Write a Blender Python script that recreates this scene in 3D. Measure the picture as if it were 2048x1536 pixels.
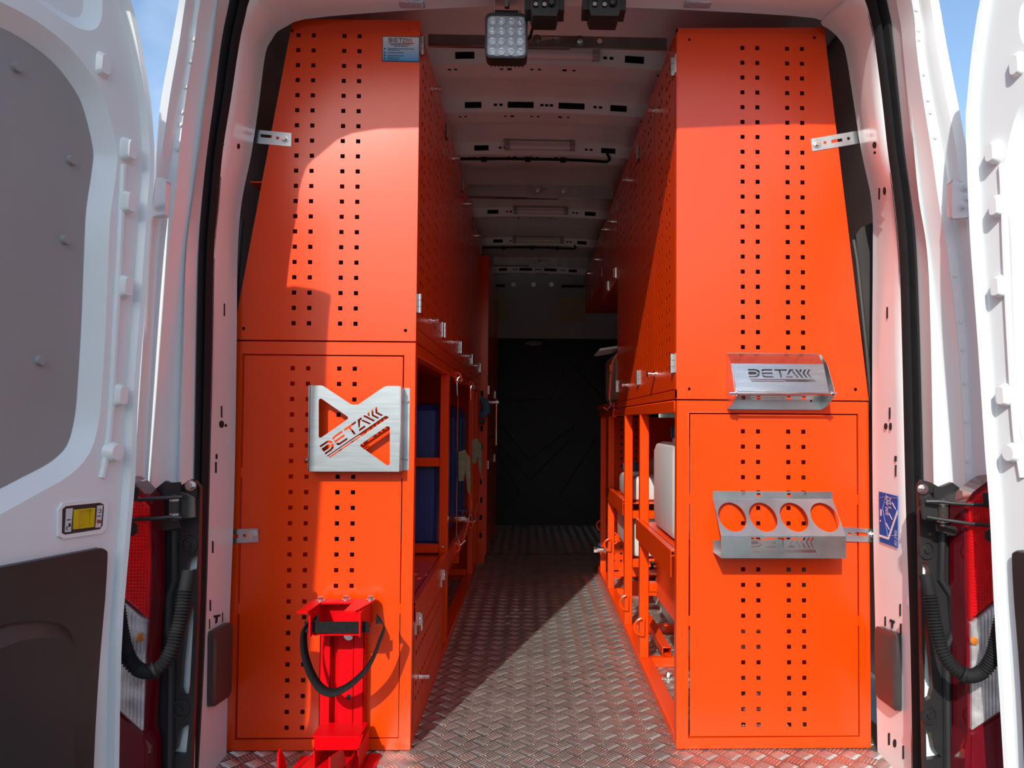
import bpy, math, random
import numpy as np
from mathutils import Vector, Matrix
from mathutils.geometry import tessellate_polygon
random.seed(7)
S = bpy.context.scene
for o in list(bpy.data.objects): bpy.data.objects.remove(o)
COL = S.collection
R = math.radians
# ------------------------------------------------------------------ camera
F, CX, CY, YAW, PIT, ROLL, H, D = 1450., 1095.9, 798.7, -.0238, .0307, -.0065, .8022, 1.7955
_cy, _sy = math.cos(YAW), math.sin(YAW)
FW = Vector((-_sy*math.cos(PIT), _cy*math.cos(PIT), math.sin(PIT)))
_r = Vector((_cy, _sy, 0)); _u = _r.cross(FW)
RT = _r*math.cos(ROLL) - _u*math.sin(ROLL); UP = _u*math.cos(ROLL) + _r*math.sin(ROLL)
cam = bpy.data.cameras.new('camera'); co = bpy.data.objects.new('camera', cam); COL.objects.link(co)
m3 = Matrix((RT, UP, -FW)).transposed()
co.matrix_world = Matrix.Translation((0, 0, H)) @ m3.to_4x4()
cam.sensor_width = 36; cam.lens = F/2048*36; cam.clip_start = .05
cam.shift_x = -(CX-1024)/2048; cam.shift_y = (CY-768)/2048
S.camera = co
# ------------------------------------------------------------------ light
SUN_AZ, SUN_EL = R(17.5), R(33.8)
W = bpy.data.worlds.new('world'); S.world = W; W.use_nodes = True
nt = W.node_tree; nt.nodes.clear()
sky = nt.nodes.new('ShaderNodeTexSky'); sky.sky_type = 'NISHITA'; sky.sun_disc = False
sky.sun_elevation = SUN_EL; sky.sun_rotation = math.pi + SUN_AZ; sky.dust_density = 1.6; sky.ozone_density = 3.5; sky.air_density = 1.3
tc = nt.nodes.new('ShaderNodeTexCoord'); nz = nt.nodes.new('ShaderNodeTexNoise'); nz.inputs['Scale'].default_value = 2.6; nz.inputs['Detail'].default_value = 6
rp = nt.nodes.new('ShaderNodeValToRGB'); rp.color_ramp.elements[0].position = .50; rp.color_ramp.elements[1].position = .78
rp.color_ramp.elements[1].color = (.75, .75, .75, 1)
mx = nt.nodes.new('ShaderNodeMixRGB'); mx.inputs[2].default_value = (5.5, 5.9, 6.5, 1)
bg = nt.nodes.new('ShaderNodeBackground'); bg.inputs[1].default_value = .22; wo = nt.nodes.new('ShaderNodeOutputWorld')
nt.links.new(tc.outputs['Generated'], nz.inputs['Vector']); nt.links.new(nz.outputs[0], rp.inputs[0]); nt.links.new(rp.outputs[0], mx.inputs[0])
nt.links.new(sky.outputs[0], mx.inputs[1]); nt.links.new(mx.outputs[0], bg.inputs[0]); nt.links.new(bg.outputs[0], wo.inputs[0])
sl = bpy.data.lights.new('sun', 'SUN'); sl.energy = 4.8; sl.angle = R(.6); sl.color = (1, .96, .9)
so = bpy.data.objects.new('sun', sl); COL.objects.link(so); so.location = (-3, -6, 6)
SD = Vector((math.sin(SUN_AZ)*math.cos(SUN_EL), math.cos(SUN_AZ)*math.cos(SUN_EL), -math.sin(SUN_EL)))
so.rotation_euler = SD.to_track_quat('-Z', 'Y').to_euler()
S.view_settings.view_transform = 'Standard'; S.view_settings.look = 'None'
S.view_settings.exposure = 0.0; S.view_settings.gamma = 1; S.view_settings.use_curve_mapping = False
# ------------------------------------------------------------------ surveying: sight lines met with real planes
def ray(x, y): return FW + RT*((x-CX)/F) - UP*((y-CY)/F)
EYE = Vector((0, 0, H))
def atY(x, y, Y=D): d = ray(x, y); return EYE + d*(Y/d.y)
def atX(x, y, X): d = ray(x, y); return EYE + d*(X/d.x)
def atP(x, y, p, n): d = ray(x, y); return EYE + d*((p-EYE).dot(n)/d.dot(n))
# ------------------------------------------------------------------ materials
def mat(name, col, rough=.5, metal=0., var=.06, scale=25., bump=0., bscale=200., coat=0., alpha=None, col2=None, trans=0., spec=None, aniso=None):
    m = bpy.data.materials.new(name); m.use_nodes = True; t = m.node_tree; b = t.nodes['Principled BSDF']
    b.inputs['Roughness'].default_value = rough; b.inputs['Metallic'].default_value = metal
    b.inputs['Coat Weight'].default_value = coat; b.inputs['Coat Roughness'].default_value = .05
    if spec is not None: b.inputs['Specular IOR Level'].default_value = spec
    if trans: b.inputs['Transmission Weight'].default_value = trans
    g = t.nodes.new('ShaderNodeTexCoord'); n = t.nodes.new('ShaderNodeTexNoise'); n.inputs['Scale'].default_value = scale; n.inputs['Detail'].default_value = 5
    if aniso:
        mp = t.nodes.new('ShaderNodeMapping'); mp.inputs['Scale'].default_value = aniso; t.links.new(g.outputs['Object'], mp.inputs[0]); t.links.new(mp.outputs[0], n.inputs['Vector'])
    else: t.links.new(g.outputs['Object'], n.inputs['Vector'])
    c = t.nodes.new('ShaderNodeValToRGB'); c.color_ramp.elements[0].position = .3; c.color_ramp.elements[1].position = .7
    a = [x*(1-var) for x in col]; z = [min(1, x*(1+var)) for x in col] if col2 is None else col2
    c.color_ramp.elements[0].color = (*a, 1); c.color_ramp.elements[1].color = (*z, 1)
    t.links.new(n.outputs[0], c.inputs[0]); t.links.new(c.outputs[0], b.inputs['Base Color'])
    r = t.nodes.new('ShaderNodeMapRange'); r.inputs[3].default_value = rough*.85; r.inputs[4].default_value = min(1, rough*1.15)
    t.links.new(n.outputs[0], r.inputs[0]); t.links.new(r.outputs[0], b.inputs['Roughness'])
    if bump:
        n2 = t.nodes.new('ShaderNodeTexNoise'); n2.inputs['Scale'].default_value = bscale; bp = t.nodes.new('ShaderNodeBump'); bp.inputs['Strength'].default_value = bump; bp.inputs['Distance'].default_value = .001
        t.links.new(g.outputs['Object'], n2.inputs['Vector']); t.links.new(n2.outputs[0], bp.inputs['Height']); t.links.new(bp.outputs[0], b.inputs['Normal'])
    return m
ORANGE = mat('orange_powder_coat', (.78, .050, .0004), .23, var=.02, scale=3, bump=.12, bscale=900, spec=.52)
WHITE = mat('white_van_paint', (.745, .775, .775), .24, var=.015, scale=4, coat=.12)
INNER = mat('white_primer_paint', (.80, .785, .77), .35, var=.06, scale=5, coat=.15)
GREYP = mat('grey_inner_panel', (.30, .28, .275), .5, var=.03, scale=8, bump=.1, bscale=600)
BLACKP = mat('black_moulded_plastic', (.018, .018, .019), .42, var=.15, scale=12, bump=.2, bscale=700)
RUBBER = mat('black_rubber_seal', (.013, .013, .014), .72, var=.15, scale=30, spec=.16)
WALLSHADE = mat('grey_wall_shade_dark', (.040, .035, .034), .5, var=.08, scale=6)  # grey wall paint with the shade of the side gaps put into its colour
PADM = mat('dark_rubber_pad', (.05, .04, .038), .4, var=.1, scale=30)
DARK = mat('dark_void', (.004, .004, .004), .9, var=.1)
GALV = mat('galvanised_steel', (.58, .62, .63), .34, 1., var=.10, scale=18)
GALVS = mat('brushed_galvanised_steel', (.47, .50, .51), .27, 1., var=.05, scale=12, aniso=(1, 1, 14))
GALVD = mat('fine_brushed_steel', (.40, .445, .46), .42, 1., var=.05, scale=12, aniso=(1, 1, 14))
CHROME = mat('chrome', (.8, .8, .8), .14, 1., var=.04)
ZINC = mat('zinc_bolt', (.7, .7, .68), .25, 1., var=.06)
BRASS = mat('yellow_zinc_ratchet', (.19, .155, .085), .45, .6, var=.25, scale=60)
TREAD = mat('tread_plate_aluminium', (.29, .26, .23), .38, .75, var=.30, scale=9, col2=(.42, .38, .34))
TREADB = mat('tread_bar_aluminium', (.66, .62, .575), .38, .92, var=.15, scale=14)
RED = mat('red_enamel', (.58, .0006, .004), .4, var=.05, scale=9, spec=.16)
WEBB = mat('black_webbing', (.010, .010, .011), .8, spec=.15, var=.3, scale=160, bump=.5, bscale=900)
BLUE = mat('blue_tank_plastic', (.008, .022, .14), .42, var=.08, scale=7)
BLUEG = mat('blue_grey_foam', (.05, .16, .22), .6, var=.12, scale=30)
CANW = mat('white_plastic_tank', (.52, .51, .49), .45, var=.04, scale=6)
NAVY = mat('navy_cap', (.012, .03, .11), .45, var=.1)
LENSR = mat('red_lamp_lens', (.95, .012, .016), .16, .55, var=.12, scale=60, coat=.8)
LENSD = mat('dark_red_lamp_rim', (.13, .002, .008), .12, var=.1, coat=1.)
LENSC = mat('clear_ribbed_lens', (.62, .60, .60), .12, .5, var=.35, scale=35, coat=1.)
AMBER = mat('amber_bulb', (.5, .16, .02), .3, var=.1, coat=1.)
YELL = mat('yellow_plastic', (.62, .42, .0), .45, var=.04)
STICKY = mat('cream_sticker', (.42, .38, .2), .6, var=.05)
PAPER = mat('pale_print', (.62, .58, .60), .5, var=.02)
INK = mat('black_ink', (.012, .011, .012), .6, var=.1)
INKR = mat('red_ink', (.42, .05, .03), .6, var=.1)
INKB = mat('navy_ink', (.01, .05, .10), .6, var=.1)
SIGNB = mat('blue_sign_print', (.002, .085, .42), .6, var=.05, spec=.15)
SIGNW = mat('white_print', (.8, .8, .8), .5, var=.02)
SIGNP = mat('pale_blue_print', (.2, .34, .7), .5, var=.02)
LEDG = mat('lamp_front_glass', (.50, .56, .66), .16, .35, var=.18, scale=120, coat=.7)
LEDC = mat('led_lens', (.72, .80, .92), .08, .4, var=.2, scale=90, coat=1.)
TUBE = mat('tube_light_diffuser', (.62, .58, .56), .35, var=.03)
BULK = mat('black_bulkhead_plastic', (.010, .010, .011), .55, var=.1, scale=4)
BULKU = mat('grey_bulkhead_steel', (.42, .42, .42), .45, var=.04, scale=4)
CORD = mat('orange_cord', (.62, .09, .02), .6, var=.15, scale=80)
PAVE = mat('grey_pavement', (.10, .098, .095), .85, var=.25, scale=6)
# sticker print: white running into blue down its own height
def grad_mat():
    m = bpy.data.materials.new('blue_gradient_print'); m.use_nodes = True; t = m.node_tree; b = t.nodes['Principled BSDF']
    g = t.nodes.new('ShaderNodeTexCoord'); s = t.nodes.new('ShaderNodeSeparateXYZ'); c = t.nodes.new('ShaderNodeValToRGB')
    c.color_ramp.elements[0].color = (.0, .22, .48, 1); c.color_ramp.elements[1].color = (.62, .55, .58, 1); c.color_ramp.elements[1].position = .9
    t.links.new(g.outputs['Generated'], s.inputs[0]); t.links.new(s.outputs['Z'], c.inputs[0]); t.links.new(c.outputs[0], b.inputs['Base Color']); b.inputs['Roughness'].default_value = .35
    return m
GRAD = grad_mat()
# ------------------------------------------------------------------ building
WT = {}
def V(*a): return Vector(a)
class MB:
    def __init__(s): s.v = []; s.f = []
    def add(s, vs, fs):
        n = len(s.v); s.v += [tuple(p) for p in vs]; s.f += [tuple(i+n for i in f) for f in fs]; return s
    def box(s, x0, x1, y0, y1, z0, z1):
        return s.add([(x, y, z) for z in (z0, z1) for y in (y0, y1) for x in (x0, x1)], [(0, 2, 3, 1), (4, 5, 7, 6), (0, 1, 5, 4), (2, 6, 7, 3), (0, 4, 6, 2), (1, 3, 7, 5)])
    def obox(s, p, u, v, w):   # box from corner p along three edge vectors
        p, u, v, w = map(Vector, (p, u, v, w))
        return s.add([p+u*a+v*b+w*c for c in (0, 1) for b in (0, 1) for a in (0, 1)], [(0, 2, 3, 1), (4, 5, 7, 6), (0, 1, 5, 4), (2, 6, 7, 3), (0, 4, 6, 2), (1, 3, 7, 5)])
    def cyl(s, p0, p1, r, n=14, r1=None):
        p0, p1 = Vector(p0), Vector(p1); r1 = r if r1 is None else r1
        a = (p1-p0).normalized(); q = a.orthogonal().normalized(); w = a.cross(q)
        ring = lambda p, rr: [p+(q*math.cos(2*math.pi*i/n)+w*math.sin(2*math.pi*i/n))*rr for i in range(n)]
        return s.add(ring(p0, r)+ring(p1, r1), [(i, (i+1) % n, n+(i+1) % n, n+i) for i in range(n)]+[tuple(range(n))[::-1], tuple(range(n, 2*n))])
    def tube(s, path, r, n=8, closed=False):
        P = [Vector(p) for p in path]; k = len(P); rr = r if isinstance(r, (list, tuple)) else [r]*k
        q = None; vs = []
        for i in range(k):
            a = (P[(i+1) % k]-P[i-1]) if closed else (P[min(i+1, k-1)]-P[max(i-1, 0)])
            a.normalize()
            q = a.orthogonal().normalized() if q is None else (q-a*q.dot(a)).normalized()
            w = a.cross(q)
            vs += [P[i]+(q*math.cos(2*math.pi*j/n)+w*math.sin(2*math.pi*j/n))*rr[i] for j in range(n)]
        fs = [(i*n+j, i*n+(j+1) % n, ((i+1) % k)*n+(j+1) % n, ((i+1) % k)*n+j) for i in range(k if closed else k-1) for j in range(n)]
        if not closed: fs += [tuple(range(n))[::-1], tuple((k-1)*n+j for j in range(n))]
        return s.add(vs, fs)
    def sheet(s, outer, holes, org, u, v, t):   # flat plate with cut-outs; front at org plane, body behind it (-n)
        org, u, v = Vector(org), Vector(u), Vector(v); n = u.cross(v).normalized()
        loops = [outer]+list(holes); flat = [p for l in loops for p in l]
        tris = tessellate_polygon([[Vector((p[0], p[1], 0)) for p in l] for l in loops])
        ft = []
        for a, b, c in tris:
            A, B, C = flat[a], flat[b], flat[c]
            ar = (B[0]-A[0])*(C[1]-A[1])-(B[1]-A[1])*(C[0]-A[0])
            if abs(ar) < 1e-12: continue
            ft.append((a, b, c) if ar > 0 else (a, c, b))
        N = len(flat); vs = [org+u*p[0]+v*p[1] for p in flat]; vs += [p-n*t for p in vs]
        fs = ft+[(a+N, c+N, b+N) for a, b, c in ft]; k = 0
        for l in loops:
            for i in range(len(l)): j = (i+1) % len(l); fs.append((k+i, k+i+N, k+j+N, k+j))
            k += len(l)
        return s.add(vs, fs)
    def poly(s, pts, vec, holes=()):   # plate from coplanar 3D points, thickness vector vec
        pts = [Vector(p) for p in pts]; N = len(pts); vec = Vector(vec)
        tris = tessellate_polygon([pts])
        vs = pts+[p+vec for p in pts]
        fs = [tuple(t) for t in tris]+[tuple(i+N for i in t[::-1]) for t in tris]+[(i, (i+1) % N, N+(i+1) % N, N+i) for i in range(N)]
        return s.add(vs, fs)
    def loft(s, rows, closed=False):
        k = len(rows[0]); vs = [p for r in rows for p in r]
        return s.add(vs, [(i*k+j, i*k+(j+1) % k, (i+1)*k+(j+1) % k, (i+1)*k+j) for i in range(len(rows)-1) for j in range(k if closed else k-1)])
    def build(s, name, m, parent=None, bev=0., smooth=True, kind=None, solid=0.):
        me = bpy.data.meshes.new(name); me.from_pydata(s.v, [], s.f); me.update()
        loc = Vector((0, 0, 0))
        if parent is None and s.v:
            a = np.array(s.v); lo, hi = a.min(0), a.max(0); loc = Vector(((lo[0]+hi[0])/2, (lo[1]+hi[1])/2, lo[2]))
            me.transform(Matrix.Translation(-loc))
        if smooth:
            me.polygons.foreach_set('use_smooth', [True]*len(me.polygons)); me.set_sharp_from_angle(angle=R(32))
        me.materials.append(m)
        o = bpy.data.objects.new(name, me); COL.objects.link(o); o.location = loc
        attach(o, parent); WT[o.name] = loc if parent is None else Vector((0, 0, 0))
        if bev:
            b = o.modifiers.new('bevel', 'BEVEL'); b.width = bev; b.segments = 1; b.limit_method = 'ANGLE'; b.angle_limit = R(50)
        if solid:
            b = o.modifiers.new('solid', 'SOLIDIFY'); b.thickness = solid; b.offset = 0
        if kind: o['kind'] = kind
        return o
def attach(o, parent):
    if parent is not None: o.parent = parent; o.matrix_parent_inverse = Matrix.Translation(-WT[parent.name])
def tag(o, label, cat, group=None, kind=None):
    o['label'] = label; o['category'] = cat
    if group: o['group'] = group
    if kind: o['kind'] = kind
    return o
def thing(name, label, cat, loc, group=None):
    o = bpy.data.objects.new(name, None); COL.objects.link(o); o.location = loc; o.empty_display_size = .05; WT[o.name] = Vector(loc)
    return tag(o, label, cat, group)
def struct(o, label=None):
    o['kind'] = 'structure'
    if label: o['label'] = label
    return o
def copy_tree(o, parent=None, shift=None):
    c = o.copy(); COL.objects.link(c)
    if parent is not None: c.parent = parent
    if shift is not None: c.location = o.location+Vector(shift)
    WT[c.name] = WT[o.name]+(Vector(shift) if shift is not None else Vector((0, 0, 0)))
    for ch in list(o.children): copy_tree(ch, c)
    return c
def sq(x, z, s=.0105): h = s/2; return [(x-h, z-h), (x+h, z-h), (x+h, z+h), (x-h, z+h)]
def circ(x, z, r, n=12, ry=None): ry = ry or r; return [(x+r*math.cos(2*math.pi*i/n), z+ry*math.sin(2*math.pi*i/n)) for i in range(n)]
def rrect(x0, x1, y0, y1, r, n=4):
    out = []
    for cx, cy, a0 in ((x1-r, y0+r, -90), (x1-r, y1-r, 0), (x0+r, y1-r, 90), (x0+r, y0+r, 180)):
        out += [(cx+r*math.cos(R(a0+90*i/n)), cy+r*math.sin(R(a0+90*i/n))) for i in range(n+1)]
    return out
FR = ((0, 0, 0), (1, 0, 0), (0, 0, 1))      # facing the camera (front towards -Y): u=+X, v=+Z
HC = (0, .038, .114, .152)
def bolt(mb, p, d, r=.007, h=.006):   # washer, hex head
    p, d = Vector(p), Vector(d).normalized()
    mb.cyl(p, p+d*.0018, r*1.45, 14); mb.cyl(p+d*.0018, p+d*(.0018+h), r, 6); mb.cyl(p+d*(.0018+h), p+d*(.0028+h), r*.6, 6)
def xz(p): return (p.x, p.z)
def px2(pts, Y): return [xz(atY(x, y, Y)) for x, y in pts]
# cut-out word mark seen on holders and sticker: polygons in a 1-wide frame
_G = [[(438,378),(565,378),(605,388),(630,415),(637,435),(600,435),(590,415),(570,402),(446,402)],
 [(447,420),(560,420),(582,432),(588,445),(582,458),(565,468),(458,468)],
 [(600,445),(637,445),(632,475),(610,500),(570,510),(466,510),(460,487),(565,487),(590,472)],
 [(680,378),(832,378),(834,402),(700,402),(672,412),(655,412),(658,395)],
 [(665,424),(690,432),(836,430),(842,455),(700,455),(670,462)],
 [(668,472),(700,472),(715,487),(852,487),(855,510),(715,510),(685,497)],
 [(862,378),(1080,378),(1060,402),(965,402),(998,510),(968,510),(938,402),(872,402)],
 [(1110,378),(1172,378),(1175,402),(1140,402),(1095,468),(1070,468)],
 [(1070,485),(1165,485),(1172,510),(1055,510)],
 [(1150,412),(1178,412),(1265,510),(1235,510)],
 [(1200,378),(1232,378),(1340,510),(1308,510)],
 [(1285,378),(1315,378),(1292,428),(1270,402)],
 [(1352,378),(1385,378),(1352,438),(1412,510),(1382,510),(1322,438)],
 [(1418,378),(1452,378),(1420,438),(1478,510),(1448,510),(1388,438)]]
_GU = [[(470,533),(1505,533),(1545,575),(1060,575),(1035,548),(485,546)], [(490,560),(1030,560),(1045,575),(505,575)]]
def mark(org, w, ang=0., ys=1.12):   # org: top-left of the D in plane coordinates (v up)
    c, s = math.cos(ang), math.sin(ang); out = []
    for g in _G+_GU:
        l = []
        for x, y in g:
            a = (x-440-.19*(y-378))/1013*w; b = -(y-378)/1013*w*ys
            l.append((org[0]+a*c-b*s, org[1]+a*s+b*c))
        out.append(l)
    return out
def text_mb(txt, size, org, u, v, t=.0004, bold=0.0, align='LEFT'):
    cu = bpy.data.curves.new('t', 'FONT'); cu.body = txt; cu.size = size; cu.extrude = t; cu.offset = bold; cu.resolution_u = 3; cu.align_x = align
    ob = bpy.data.objects.new('t', cu); COL.objects.link(ob)
    me = bpy.data.meshes.new_from_object(ob.evaluated_get(bpy.context.evaluated_depsgraph_get()))
    org, u, v = Vector(org), Vector(u).normalized(), Vector(v).normalized(); n = u.cross(v)
    b = MB().add([org+u*p.co.x+v*p.co.y+n*p.co.z for p in me.vertices], [tuple(p.vertices) for p in me.polygons])
    bpy.data.objects.remove(ob); bpy.data.curves.remove(cu); bpy.data.meshes.remove(me)
    return b
# ================================================================== SETTING
pv = MB().box(-26, 26, -18, 16, -.78, -.72).build('pavement', PAVE); struct(pv, 'grey pavement under and around the van')
yw = MB(); yw.box(-24, 24, -16.3, -16, -.72, 3.3); [yw.box(x-.2, x+.2, -16, -15.85, -.72, 3.4) for x in range(-24, 25, 4)]  # unseen wall, added to darken the horizon mirrored in the orange panels
struct(yw.build('wall_rear_added', mat('added_wall_render', (.12, .11, .10), .9, var=.2, scale=2)), 'plain unseen wall added behind the camera to darken reflections')
# floor: two tread plates butted at Y=4.417
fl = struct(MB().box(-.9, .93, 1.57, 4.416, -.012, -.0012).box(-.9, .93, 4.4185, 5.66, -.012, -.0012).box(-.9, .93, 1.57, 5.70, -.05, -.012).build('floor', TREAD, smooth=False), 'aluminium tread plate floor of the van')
def tread():
    vs = []; fs = []; P = .058; L, w, h = .0185, .0025, .0018; c = math.sqrt(.5)
    for typ in (0, 1):
        s = 1 if typ == 0 else -1
        for j in range(int((5.61-1.58)/P)):
            for i in range(-13, 15):
                x0 = (i+.5*typ)*P; y0 = 1.62+(j+.5*typ)*P
                if abs(y0-4.417) < .026: continue
                if y0 > 4.417: x0 += .018
                for k in range(5):
                    o = (k-2)*.0078; jit = random.uniform(-.001, .001)
                    dx, dy = c*.92, s*c*1.06     # bar direction
                    ux, uy = -dy, dx     # across
                    mx_, my_ = x0+ux*o+dx*jit, y0+uy*o+dy*jit
                    if not (-.86 < mx_ < .9): continue
                    n = len(vs)
                    for a, b, z in ((-1, 0, 0), (-.45, -1, 0), (.45, -1, 0), (1, 0, 0), (.45, 1, 0), (-.45, 1, 0), (-.86, 0, .72), (-.42, -.74, .72), (.42, -.74, .72), (.86, 0, .72), (.42, .74, .72), (-.42, .74, .72), (-.55, 0, 1), (.55, 0, 1)):
                        vs.append((mx_+dx*L*a+ux*w*b, my_+dy*L*a+uy*w*b, -.0012+h*z))
                    for q in range(6): fs.append((n+q, n+(q+1) % 6, n+6+(q+1) % 6, n+6+q))
                    m = n+6; fs += [(m, m+1, n+12), (m+1, m+2, n+13, n+12), (m+2, m+3, n+13), (m+3, m+4, n+13), (m+4, m+5, n+12, n+13), (m+5, m, n+12)]
    b = MB(); b.v = vs; b.f = fs
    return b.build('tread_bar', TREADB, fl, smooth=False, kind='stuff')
tread()
# rear aperture: every feature line of the frame at its own depth, from the left foot over the header to the right foot
rows_y = [1640, 1300, 1000, 700, 512, 400, 300, 200, 100]
FE = {  # name: (depth, left xs, left corner, header y, right corner, right xs)
 'lip':    (1.75, [440,447,458,463,465,473,493,508,521], [(534,68),(560,42),(650,19)], -3, [(1690,67),(1655,38),(1590,18)], [1769,1763,1757,1756,1757,1755,1735,1719,1703]),
 'nose':   (1.63, [396,413,422,431,440,447,462,478,492], [(500,55),(520,15),(580,-22)], -40, [(1728,45),(1705,5),(1640,-25)], [1816,1805,1795,1787,1786,1778,1757,1745,1737]),
 'sealin': (1.60, [390,408,417,424,428,437,446,462,477], [(488,45),(508,-15),(570,-50)], -72, [(1743,50),(1720,-15),(1650,-55)], [1826,1821,1811,1804,1798,1788,1775,1764,1751]),
 'sealout':(1.585,[365,386,396,401,405,412,422,436,448], [(462,30),(485,-40),(560,-85)], -105,[(1770,30),(1745,-40),(1665,-85)], [1858,1848,1840,1832,1825,1816,1801,1790,1780]),
 'jamba':  (1.51, [342,352,360,367,372,385,398,410,424], [(435,20),(455,-70),(535,-140)], -165,[(1802,20),(1772,-70),(1680,-140)], [1888,1878,1868,1862,1855,1838,1828,1820,1812]),
 'bead':   (1.47, [283,295,305,324,340,355,363,375,391], [(402,20),(428,-95),(520,-195)], -225,[(1822,20),(1790,-95),(1690,-195)], [1962,1945,1928,1912,1890,1872,1858,1842,1829]),
 'flange': (1.46, [263,275,288,306,318,330,346,361,378], [(388,20),(412,-105),(510,-225)], -255,[(1840,20),(1808,-105),(1700,-225)], [1988,1970,1948,1935,1915,1898,1886,1866,1849]),
 'outer':  (1.43, [205,230,250,272,290,301,312,323,342], [(366,-25),(390,-140),(500,-300)], -330,[(1870,-25),(1835,-140),(1715,-300)], [2045,2020,1995,1975,1960,1948,1933,1914,1894])}
def dense(pts):   # smooth feature line
    P = [pts[0]]+pts+[pts[-1]]; out = []
    for i in range(1, len(P)-2):
        for t in (0, .25, .5, .75):
            a, b, c, d = P[i-1], P[i], P[i+1], P[i+2]
            out.append(.5*((2*b)+(c-a)*t+(2*a-5*b+4*c-d)*t*t+(3*b-a-3*c+d)*t**3))
    return out+[pts[-1]]
def feat(k):
    Yd, lx, lc, hy, rc, rx = FE[k]
    Yh = {'outer': 1.30, 'flange': 1.40, 'bead': 1.42}.get(k, Yd)      # the roof edge overhangs the pillars
    px = [(x, y, 0) for x, y in zip(lx, rows_y)]+[(*p, t) for p, t in zip(lc, (0, .3, .8))]+[(1075, hy, 1)]+[(*p, t) for p, t in zip(rc[::-1], (.8, .3, 0))]+[(x, y, 0) for x, y in zip(rx, rows_y)][::-1]
    return dense([atY(x, y, Yd+(Yh-Yd)*t) for x, y, t in px])
FT = {k: feat(k) for k in FE}
def mixrow(a, b, t, off=(0, 0, 0)): return [p.lerp(q, t)+Vector(off) for p, q in zip(a, b)]
NPT = len(FT['lip'])
def wallrow(grow, Y): return [p+Vector(((grow if p.x > 0 else -grow)*min(1, abs(p.x)/.6), Y-p.y, 2.2*grow*min(1, max(0, (p.z-1.2)/.5)))) for p in FT['outer']]
# inner frame (D-pillars and header) white
b = MB().loft([mixrow(FT['lip'], FT['lip'], 0, (0, .03, 0)), FT['lip'], FT['nose'], mixrow(FT['nose'], FT['sealin'], .45, (0, -.012, 0)), FT['sealin']])
fr = struct(b.build('trim_1', WHITE), 'white inner pillar and header frame round the rear opening')
b = MB().loft([FT['sealin'], FT['sealout'], mixrow(FT['sealout'], FT['jamba'], .12), mixrow(FT['jamba'], FT['sealout'], .12, (0, -.006, 0)), FT['jamba'],
               mixrow(FT['jamba'], FT['bead'], .33, (0, .022, 0)), mixrow(FT['jamba'], FT['bead'], .8, (0, .012, 0)), mixrow(FT['bead'], FT['jamba'], .06),
               mixrow(FT['bead'], FT['bead'], 0, (0, -.008, 0)), mixrow(FT['bead'], FT['flange'], .12, (0, -.004, 0)),
               FT['flange'], mixrow(FT['flange'], FT['flange'], 0, (0, -.010, 0)), mixrow(FT['flange'], FT['outer'], .3, (0, -.02, 0)), mixrow(FT['flange'], FT['outer'], .85, (0, -.012, 0)), FT['outer'],
               wallrow(.02, 1.48), wallrow(.10, 1.7)])
jamb = struct(b.build('trim_2', WHITE), 'white door jamb and outer rear corner of the van body')
# weld dots and sealer seams pressed in the jamb flange
def face_pt(a, b, t, y, right):   # point on the frame between two feature lines at image row y
    ra, rb = FT[a], FT[b]; idx = range(NPT//2+1, NPT) if right else range(0, NPT//2)
    best = min(idx, key=lambda i: abs(pj(ra[i].lerp(rb[i], t))[1]-y))
    return ra[best].lerp(rb[best], t)
def pj(P): d = P-EYE; z = d.dot(FW); return (CX+F*d.dot(RT)/z, CY-F*d.dot(UP)/z)
b = MB()
for right, ys in ((0, (75, 125, 168, 215, 262, 300)), (1, (18, 52, 87, 150, 192, 233, 263, 560, 640, 720, 800, 870, 960))):
    for y in ys:
        p = face_pt('bead', 'flange', .55, y, right); b.cyl(p+V(0, -.001, 0), p+V(0, -.004, 0), .0045, 8)
b.build('weld_spot', WHITE, jamb, kind='stuff')
# black door seal, two lobes
b = MB()
ctr = mixrow(FT['sealin'], FT['sealout'], .5, (0, -.012, 0))
def seal_rows():
    rows = []
    for a, d in ((0, .004), (.02, -.010), (.14, -.019), (.30, -.021), (.42, -.012), (.5, -.009), (.56, -.014), (.68, -.026), (.84, -.026), (.97, -.014), (1., .004)):
        rows.append(mixrow(FT['sealin'], FT['sealout'], a, (0, d, 0)))
    return rows
se = struct(MB().loft(seal_rows()).build('trim_3', RUBBER), 'black two-lobed rubber door seal running round the opening')
# body sides and roof behind
wl = [p for p in wallrow(.10, 1.7)]; n2 = NPT//2
def side(idx): return MB().loft([[wallrow(.10, Y)[i] for i in idx] for Y in (1.7, 2.6, 3.6, 4.6, 5.68)])
wallL = struct(side(range(0, n2-9)).build('wall_left', INNER, solid=.004), 'white painted inner side wall')
wallR = struct(side(range(n2+10, NPT)).build('wall_right', INNER, solid=.004), 'white painted inner side wall')
roof = struct(side(range(n2-10, n2+11)).build('trim_4', WHITE, solid=.004), 'white roof skin of the van')
# pressed rail and window panel on the inner right wall, gap shade in their colour
pr = MB().poly([atY(x, y, 1.83) for x, y in ((1712,470),(1722,455),(1757,440),(1800,440),(1800,900),(1760,880),(1752,862),(1738,700))], (0, .01, 0)).build('wall_panel', WALLSHADE, wallR)
MB().tube([atY(x, y, 1.82) for x, y in ((1707,480),(1714,520),(1733,700),(1748,870),(1757,895))], .006, 8).build('wall_rail', WALLSHADE, wallR)
MB().tube([atY(x, y, 1.82) for x, y in ((482,440),(474,540),(468,640),(466,700))], .008, 8).build('wall_rail', WALLSHADE, wallL)
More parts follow.
